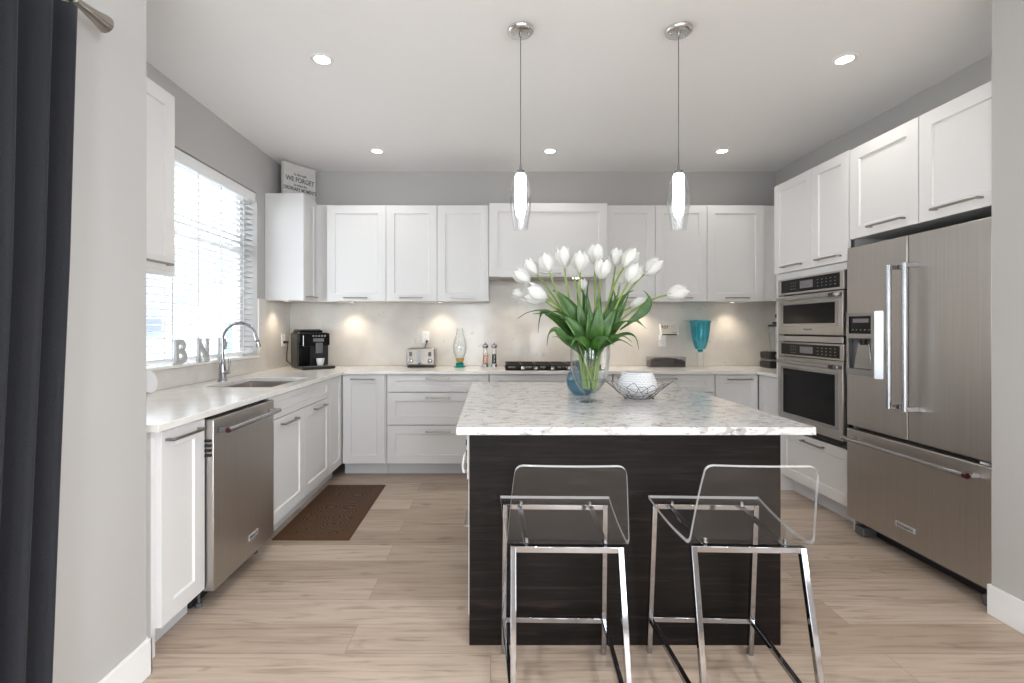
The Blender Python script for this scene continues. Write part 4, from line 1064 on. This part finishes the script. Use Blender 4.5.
per = [gv[i][0] for i in range(nx+1)]+[gv[nx][j] for j in range(1, ny+1)]+[gv[i][ny] for i in range(nx-1, -1, -1)]+[gv[0][j] for j in range(ny-1, 0, -1)]
lowv = [bm.verts.new((v.co.x, v.co.y, ZW+.005)) for v in per]
for k in range(len(per)): bm.faces.new((per[k], per[(k+1) % len(per)], lowv[(k+1) % len(per)], lowv[k]))
bm.faces.new(lowv)
o = obj('coffee_beans', bm, 'coffee_beans', t); o['kind'] = 'stuff'

# blender in the right corner
t = thing('blender', 'black and chrome blender half hidden behind the oven tower', 'blender', (2.66, 4.50, ZW))
bx, by = 2.655, 4.50
obj('base', bm_box(bx-.105, bx+.09, by-.09, by+.09, ZW, ZW+.062), 'black_plastic', t, bevel=.012, seg=3)
obj('chrome_band', bm_box(bx-.101, bx+.086, by-.086, by+.086, ZW+.063, ZW+.080), 'satin_chrome', t, bevel=.004)
bm = bmesh.new(); box(bm, bx-.105, bx+.085, by-.085, by+.085, ZW+.081, ZW+.150); obj('control_housing', bm, 'black_plastic', t, bevel=.014, seg=3)
for k in (-.05, 0, .05): obj('dial', bm_lathe([(.016, by-.085), (.015, by-.095), (0, by-.095)], (bx+k, 0, ZW+.115), 16, axis='Y'), 'chrome', t)
obj('jar', bm_lathe([(.045, ZW+.151), (.05, ZW+.18), (.066, ZW+.38), (.063, ZW+.38), (.047, ZW+.18), (.042, ZW+.155)], (bx, by, 0), 28), 'clear_glass', t)
obj('lid', bm_lathe([(0, ZW+.381), (.068, ZW+.381), (.066, ZW+.40), (.03, ZW+.404), (.028, ZW+.425), (0, ZW+.427)], (bx, by, 0), 28), 'black_plastic', t)
# knife bar on the right wall
t = thing('knob_rack', 'dark wall rack with a round knob beside the oven tower', 'rack', (2.76, 4.2, 1.40))
obj('rail', bm_box(2.762, 2.784, 4.49, 4.53, 1.31, 1.50), 'black_plastic', t, bevel=.003)
bm = bmesh.new(); lathe(bm, [(0, 2.66), (.022, 2.665), (.026, 2.69), (.02, 2.72), (.012, 2.762), (0, 2.762)], (0, 4.51, 1.392), 18, axis='X'); obj('knob', bm, 'black_plastic', t)

# coffee machine (turned out of the corner)
t = thing('coffee_machine', 'glossy black coffee machine standing in the left corner of the worktop', 'coffee machine', (0, 0, 0))
def cm(name, x0, x1, y0, y1, z0, z1, mat, bev=.004, seg=2): return obj(name, bm_box(x0, x1, y0, y1, z0, z1), mat, t, bevel=bev, seg=seg, local=True)
cm('housing', -.118, .118, -.08, .14, .004, .315, 'black_plastic', .02, 4)
cm('top_cover', -.098, .078, -.06, .13, .315, .335, 'black_gloss', .008, 3)
cm('cup_rail', -.09, .06, -.055, .12, .336, .345, 'satin_chrome', .002)
cm('front_panel', -.118, .118, -.105, -.081, .20, .31, 'black_gloss', .01, 3)
cm('side_column', -.118, -.03, -.105, -.081, .03, .199, 'black_gloss', .006)
bm = bmesh.new()
for k in range(5): lathe(bm, [(.009, -.105), (.008, -.109), (0, -.109)], (-.01+k*.022, 0, .285), 12, axis='Y')
obj('buttons', bm, 'satin_chrome', t, local=True)
cm('display', -.01, .07, -.108, -.105, .235, .265, 'display_grey', .001)
cm('brew_spout', .005, .055, -.135, -.106, .135, .225, 'grey_plastic', .006)
obj('chrome_lever', bm_lathe([(0, .2), (.004, .2), (.004, .29), (0, .29)], (-.085, -.115, 0), 10), 'chrome', t, local=True)
cm('drip_tray', -.112, .125, -.215, -.081, .004, .028, 'black_plastic', .006)
cm('tray_grate', -.09, .115, -.21, -.11, .0285, .032, 'satin_chrome', .001)
t.location = (-1.672, 4.49, ZW-.003); t.rotation_euler = (0, 0, math.radians(38)); t.scale = (1.20, 1.08, 1.05)
cq = Matrix.Rotation(math.radians(38), 4, 'Z') @ Matrix.Diagonal((1.20, 1.08, 1.05, 1))
cp = cq @ Vector((.030, -.150, 0)) + Vector((-1.672, 4.49, 0))
t2 = thing('coffee_cup', 'small pale cup on the drip tray of the coffee machine', 'cup', (cp.x, cp.y, ZW+.0315))
z = ZW+.0315
obj('cup_body', bm_lathe([(0, z), (.024, z), (.033, z+.03), (.036, z+.062), (.034, z+.062), (.030, z+.03), (.021, z+.004), (0, z+.004)], (cp.x, cp.y, 0), 28), 'ceramic_white', t2)
cminv = (Matrix.Translation((-1.672, 4.49, ZW-.003)) @ cq).inverted()
bm = bmesh.new(); tube(bm, [cminv @ Vector(p) for p in ((-1.80, 4.52, ZW+.06), (-1.87, 4.555, ZW+.02), (-1.925, 4.56, ZW+.06), (-1.925, 4.572, ZW+.15), (-1.918, 4.575, ZW+.232))], .0035, 8)
o = obj('power_cord', bm, 'black_plastic', t, local=True)
bm = bmesh.new(); tube(bm, [cminv @ Vector(p) for p in ((XL+.023, 4.575, 1.145), (XL+.065, 4.575, 1.145))], [.013, .010], 12); obj('plug', bm, 'black_plastic', o, local=True)

# outlets
def outlet(label, mp, u, z, plug=False):
    p0 = mp(u, z, 0); t = thing('wall_outlet', label, 'outlet', p0, 'white wall outlets')
    bm = bmesh.new(); fbox(bm, mp, u-.036, u+.036, z-.058, z+.058, 0, .006); obj('cover_plate', bm, 'white_plastic', t, bevel=.002)
    for dz_ in (-.024, .024):
        bm = bmesh.new(); fbox(bm, mp, u-.016, u+.016, z+dz_-.018, z+dz_+.018, .006, .0075); o = obj('socket', bm, 'white_plastic', t, bevel=.001)
        bm = bmesh.new()
        for du in (-.007, .005): fbox(bm, mp, u+du, u+du+.002, z+dz_-.004, z+dz_+.006, .0075, .0078)
        obj('slot', bm, 'dark_gap', o)
    return t
outlet('white outlet on the left wall behind the coffee machine', fmap('L', XL+.015), 4.575, 1.165)
outlet('white outlet on the backsplash above the toaster', fmap('F', YB-.016), -.634, 1.190)
outlet('white outlet under the small clock, left of the turquoise goblet', fmap('F', YB-.016), 1.68, 1.155)
# clock plugged in above the right outlet
t = thing('digital_clock', 'beige tilted digital clock plugged in over the right outlet', 'clock', (1.72, 4.70, 1.22))
mpc = lambda a, b, d: (1.735+a, YB-.062-d-.28*(-b), 1.265+b)
bm = bmesh.new(); prism(bm, [(-.088, -.055), (.088, -.055), (.078, .055), (-.092, .055)], mpc, -.03, 0); obj('casing', bm, 'white_plastic', t, bevel=.004)
bm = bmesh.new(); prism(bm, [(-.078, -.040), (.078, -.040), (.068, .048), (-.082, .048)], mpc, .0, .002); obj('screen', bm, 'beige_plastic', t)
obj('digits', text_bm('9:57', .040, .0006, lambda x, y, z: mpc(-.045+x, .022+y, .0026+z), bold=.0008), 'print_grey', t)
obj('small_print', text_bm('indoor', .016, .0006, lambda x, y, z: mpc(.042+x, -.028+y, .0026+z)), 'print_grey', t)
bm = bmesh.new(); prism(bm, [(-.076, -.053), (.066, -.053), (.066, -.043), (-.076, -.043)], mpc, .0005, .003); obj('lower_slot', bm, 'dark_gap', t)
obj('plug_mount', bm_box(1.652, 1.700, YB-.060, YB-.0245, 1.165, 1.225), 'white_plastic', t, bevel=.003)

# plate leaning at the near end of the sink worktop
t = thing('white_plate', 'small round white plate leaning at the near end of the backsplash', 'plate', (-1.93, 2.765, ZW))
obj('plate_body', bm_lathe([(0, 0), (.045, 0), (.063, .008), (.064, .010), (.044, .004), (0, .004)], (0, 0, 0), 36, axis='X'), 'ceramic_white', t, local=True)
t.location = (-1.938, 2.735, ZW+.063); t.rotation_euler = (0, math.radians(-10), 0)

# letters on the sill
def letter_bm(ch, y0, wd, ht):
    bm = text_bm(ch, ht*1.37, .022, lambda x, y, z: (0, x, y), bold=.006)
    xs = [v.co.y for v in bm.verts]; zs = [v.co.z for v in bm.verts]; a, b, c, d = min(xs), max(xs), min(zs), max(zs)
    bm.free()
    bm = text_bm(ch, ht*1.37, .016, lambda x, y, z: (-1.978+z, y0+.008+(x-a)/(b-a)*(wd-.016), ZS+(y-c)/(d-c)*ht), bold=.006)
    s = .016
    def slab(u0, u1, top): box(bm, -1.9855, -1.9705, y0+u0, y0+u1, ZS+(ht-s if top else 0), ZS+(ht if top else s))
    if ch == 'N': slab(0, .050, True); slab(wd-.042, wd, True); slab(0, .050, False); slab(wd-.05, wd, False)
    elif ch == 'B': slab(0, .05, True); slab(0, .05, False)
    else: slab(0, .05, True); slab(0, .055, False)
    return bm
ZS = WZ0+.019
for ch, y0, wd in (('B', 3.022, .13), ('N', 3.255, .14), ('P', 3.505, .125)):
    o = obj('letter_block', letter_bm(ch, y0, wd, .160), 'letter_glitter')
    tag(o, 'pale slab-serif letter %s standing on the window sill' % ch, 'letter', 'decorative letters on the window sill')

# ------------------------------------------------------------------ window blind
t = thing('window_blind', 'white horizontal slatted blind hanging in the kitchen window', 'blind', (-2.034, 3.32, WZ1))
bm = bmesh.new(); box(bm, -2.060, -1.990, WY0+.004, WY1-.004, WZ1-.080, WZ1-.006); obj('head_rail', bm, 'blind_white', t, bevel=.003)
bm = bmesh.new(); z = WZ1-.10; sl = math.radians(-5)
while z > WZ0+.085:
    prev = None
    for k in range(5):
        f = -1+k/2; x = -2.034+.024*f*math.cos(sl); zz = z+.024*f*math.sin(sl)*-1+.003*(1-f*f)
        cur = [bm.verts.new((x, WY0+.006, zz)), bm.verts.new((x, WY1-.006, zz))]
        if prev: bm.faces.new((prev[0], prev[1], cur[1], cur[0]))
        prev = cur
    z -= .0445
obj('slats', bm, 'blind_slat', t, solid=.0025)
bm = bmesh.new(); box(bm, -2.058, -2.010, WY0+.008, WY1-.008, WZ0+.040, WZ0+.058); obj('bottom_rail', bm, 'blind_white', t, bevel=.003)
for yy in (2.72, 3.05, 3.32, 3.60, 3.93):
    bm = bmesh.new()
    for x in (-2.0595, -2.0085): box(bm, x-.0012, x+.0012, yy-.006, yy+.006, WZ0+.05, WZ1-.07)
    obj('ladder_tape', bm, 'blind_white', t)

# outside
struct('exterior_ground', bm_box(-14, -2.3, -8, 16, -.35, -.30), 'outdoor_paving')
t = thing('neighbour_house', 'pale blue house with a pitched roof outside beyond the blinds', 'house', (-8.2, 15.0, -.3))
bm = bmesh.new(); prism(bm, [(10.4, -.3), (20, -.3), (20, 1.4), (15.2, 3.7), (10.4, 1.4)], lambda a, b, d: (d, a, b), -9.5, -7.0); obj('wall', bm, 'house_siding', t)
bm = bmesh.new(); prism(bm, [(10.0, 1.22), (15.2, 3.72), (20.4, 1.22), (20.4, 1.46), (15.2, 4.0), (10.0, 1.46)], lambda a, b, d: (d, a, b), -9.7, -6.8); obj('roof', bm, 'house_roof', t)
for y in (12.6, 15.4):
    o = obj('window', bm_box(-7.0, -6.95, y, y+1.1, -.1, 1.5), 'trim_white', t)
    bm = bmesh.new()
    for i in range(2):
        for j in range(3): box(bm, -6.95, -6.94, y+.07+i*.5, y+.53+i*.5, -.02+j*.50, .42+j*.50)
    obj('pane', bm, 'house_window', o)

# ------------------------------------------------------------------ floor mat
t = thing('floor_mat', 'brown embossed kitchen mat on the floor in front of the sink', 'mat', (-1.08, 3.41, 0))
mx0, mx1, my0, my1 = -1.318, -.852, 2.912, 3.925
bm = bmesh.new(); lo = [(mx0, my0), (mx1, my0), (mx1, my1), (mx0, my1)]; hi = [(mx0+.012, my0+.012), (mx1-.012, my0+.012), (mx1-.012, my1-.012), (mx0+.012, my1-.012)]
prev = None
for z, rr_ in ((.001, lo), (.006, lo), (.012, hi)):
    cur = [bm.verts.new((x, y, z)) for x, y in rr_]
    if prev:
        for k in range(4): bm.faces.new((prev[k], prev[(k+1) % 4], cur[(k+1) % 4], cur[k]))
    else: bm.faces.new(cur)
    prev = cur
bm.faces.new(prev); obj('border', bm, 'mat_edge', t)
obj('patterned_field', bm_box(mx0+.07, mx1-.07, my0+.07, my1-.07, .0118, .0135), 'mat_pattern', t)

# ------------------------------------------------------------------ pendants and downlights
for x, y, lab in ((.154, 2.485, 'clear glass pendant lamp over the left half of the island'), (.966, 2.485, 'clear glass pendant lamp over the right half of the island')):
    t = thing('pendant_lamp', lab, 'lamp', (x, y, ZC), 'glass pendant lamps over the island')
    obj('canopy', bm_lathe([(0, ZC-.022), (.050, ZC-.022), (.060, ZC-.020), (.067, ZC-.012), (.068, ZC)], (x, y, 0), 40), 'canopy_chrome', t)
    for k in (-.04, .04): obj('canopy_screw', bm_lathe([(0, ZC-.030), (.004, ZC-.030), (.005, ZC-.022), (0, ZC-.022)], (x+k, y, 0), 12), 'chrome', t)
    obj('strain_relief', bm_lathe([(0, ZC-.042), (.005, ZC-.042), (.009, ZC-.03), (.009, ZC-.022), (0, ZC-.022)], (x, y, 0), 16), 'chrome', t)
    bm = bmesh.new(); tube(bm, [(x, y, ZC-.03), (x, y, 2.115)], .0022, 8); obj('cord', bm, 'grey_plastic', t)
    obj('socket_cap', bm_lathe([(0, 2.118), (.006, 2.116), (.008, 2.095), (.022, 2.088), (.026, 2.070), (0, 2.070)], (x, y, 0), 24), 'chrome', t)
    obj('diffuser', bm_lathe([(0, 2.070), (.020, 2.069), (.028, 2.06), (.028, 1.895), (.025, 1.888), (0, 1.888)], (x, y, 0), 28), 'shade_glow', t)
    o_ = [(.024, 2.084), (.032, 2.06), (.044, 2.02), (.053, 1.975), (.0555, 1.935), (.052, 1.885), (.044, 1.83), (.037, 1.785)]
    obj('glass_shade', bm_lathe(o_+[(r-.003, h) for r, h in reversed(o_)], (x, y, 0), 44), 'pendant_glass', t)
    obj('crystal_drop', bm_lathe([(0, 1.886), (.014, 1.884), (.017, 1.87), (.010, 1.85), (.013, 1.82), (.006, 1.79), (0, 1.787)], (x, y, 0), 16), 'pendant_glass', t)
DL = [(fx(322, 2.76), 2.76, 'near left'), (fx(845, 2.76), 2.76, 'near right'), (-.984, 4.19, ''), (.515, 4.19, ''), (2.005, 4.19, '')]
labs = ['round recessed ceiling light nearest the window, left of the pendants', 'round recessed ceiling light above the fridge side of the island',
        'small recessed ceiling light above the three-drawer unit, by the left wall cabinets', 'small recessed ceiling light between the two pendants, above the hood', 'small recessed ceiling light above the turquoise goblet']
for i, (x, y, _) in enumerate(DL):
    t = thing('recessed_light', labs[i], 'ceiling light', (x, y, ZC), 'recessed ceiling lights')
    obj('trim_ring', bm_lathe([(.042, ZC-.002), (.046, ZC-.006), (.060, ZC-.006), (.064, ZC)], (x, y, 0), 36), 'trim_white', t)
    obj('lens', bm_lathe([(0, ZC-.0025), (.042, ZC-.0025)], (x, y, 0), 28), 'lamp_glow', t)
    l = bpy.data.lights.new('recessed_lamp', 'SPOT'); l.energy = (11, 8)[i] if i < 2 else 4.5; l.color = (1, .945, .87); l.spot_size = math.radians(125); l.spot_blend = .9; l.shadow_soft_size = .045
    o = bpy.data.objects.new('recessed_lamp', l); COL.objects.link(o); o.parent = t; o.location = (0, 0, -.02)
# unseen lamps added behind the camera as fill light for the room
for x, y in ((-.2, .35), (1.3, .35), (-.2, -1.6), (1.3, -1.6)):
    t = thing('recessed_light', 'added recessed fill light, out of view over the living area behind the viewer', 'ceiling light', (x, y, ZC), 'added fill lights behind the viewer')
    obj('trim_ring', bm_lathe([(.042, ZC-.002), (.046, ZC-.006), (.060, ZC-.006), (.064, ZC)], (x, y, 0), 36), 'trim_white', t)
    obj('lens', bm_lathe([(0, ZC-.0025), (.042, ZC-.0025)], (x, y, 0), 28), 'lamp_glow', t)
    l = bpy.data.lights.new('recessed_lamp', 'SPOT'); l.energy = 58; l.color = (1, .945, .87); l.spot_size = math.radians(125); l.spot_blend = .9; l.shadow_soft_size = .045
    o = bpy.data.objects.new('recessed_lamp', l); COL.objects.link(o); o.parent = t; o.location = (0, 0, -.02)

# ------------------------------------------------------------------ curtain and rod
t = thing('curtain_rod', 'brushed metal curtain rod with a fluted finial on the left wall', 'curtain rod', (-1.2, .2, 2.215))
rx, rz_ = -1.195, 2.222
bm = bmesh.new(); tube(bm, [(rx, -1.15, rz_), (rx, 1.375, rz_)], .013, 18); obj('rod', bm, 'nickel', t)
flute = lambda r, h, a: r*(1+.06*abs(math.sin(a*7))) if h > 1.405 else r
obj('finial', bm_lathe([(.013, 1.375), (.020, 1.378), (.020, 1.388), (.014, 1.392), (.012, 1.41), (.014, 1.43), (.018, 1.46), (.024, 1.49), (.026, 1.50), (.020, 1.506), (0, 1.509)], (rx, 0, rz_), 56, axis='Y', fn=flute), 'nickel', t)
bm = bmesh.new(); tube(bm, [(-1.27, 1.345, rz_-.03), (-1.23, 1.345, rz_-.03), (rx, 1.345, rz_-.013)], .006, 10); tube(bm, [(-1.27, 1.345, rz_-.03), (-1.264, 1.345, rz_-.03)], .022, 18); obj('bracket', bm, 'nickel', t)

bm = bmesh.new(); NU, NZ = 150, 26; rows = []
for j in range(NZ+1):
    f = j/NZ; z = 2.195-(2.195-.012)*f; row = []
    for i in range(NU+1):
        s = i/NU
        y = .60+(1.386-.125*f-.60)*s**1.0 + .010*math.sin(s*23+f*2.2)*(1-s)
        amp = (.028+.024*min(1, f*3))*(1-.30*s)
        x = rx+.004+amp*math.cos(s*2*PI*8.5+PI*1.15+f*.55*math.sin(s*6)*(1-s)) + .010*f*math.sin(s*11+3*f)
        if s > .97: x -= .012*(s-.97)/.03
        row.append(bm.verts.new((max(x, -1.262), y, z)))
    rows.append(row)
for j in range(NZ):
    for i in range(NU): bm.faces.new((rows[j][i], rows[j][i+1], rows[j+1][i+1], rows[j+1][i]))
t = thing('curtain', 'dark slate linen curtain hanging in deep folds on the left wall', 'curtain', (-1.2, 1.0, 2.2))
obj('fabric', bm, 'curtain_fabric', t, smooth=80, solid=.003)
for k in range(8):
    yy = .64+k*.098; bm = bmesh.new()
    tube(bm, [(rx+.019*math.cos(a), yy, rz_+.019*math.sin(a)-.004) for a in [2*PI*q/18 for q in range(18)]], .0025, 8, closed=True); obj('ring', bm, 'nickel', t)
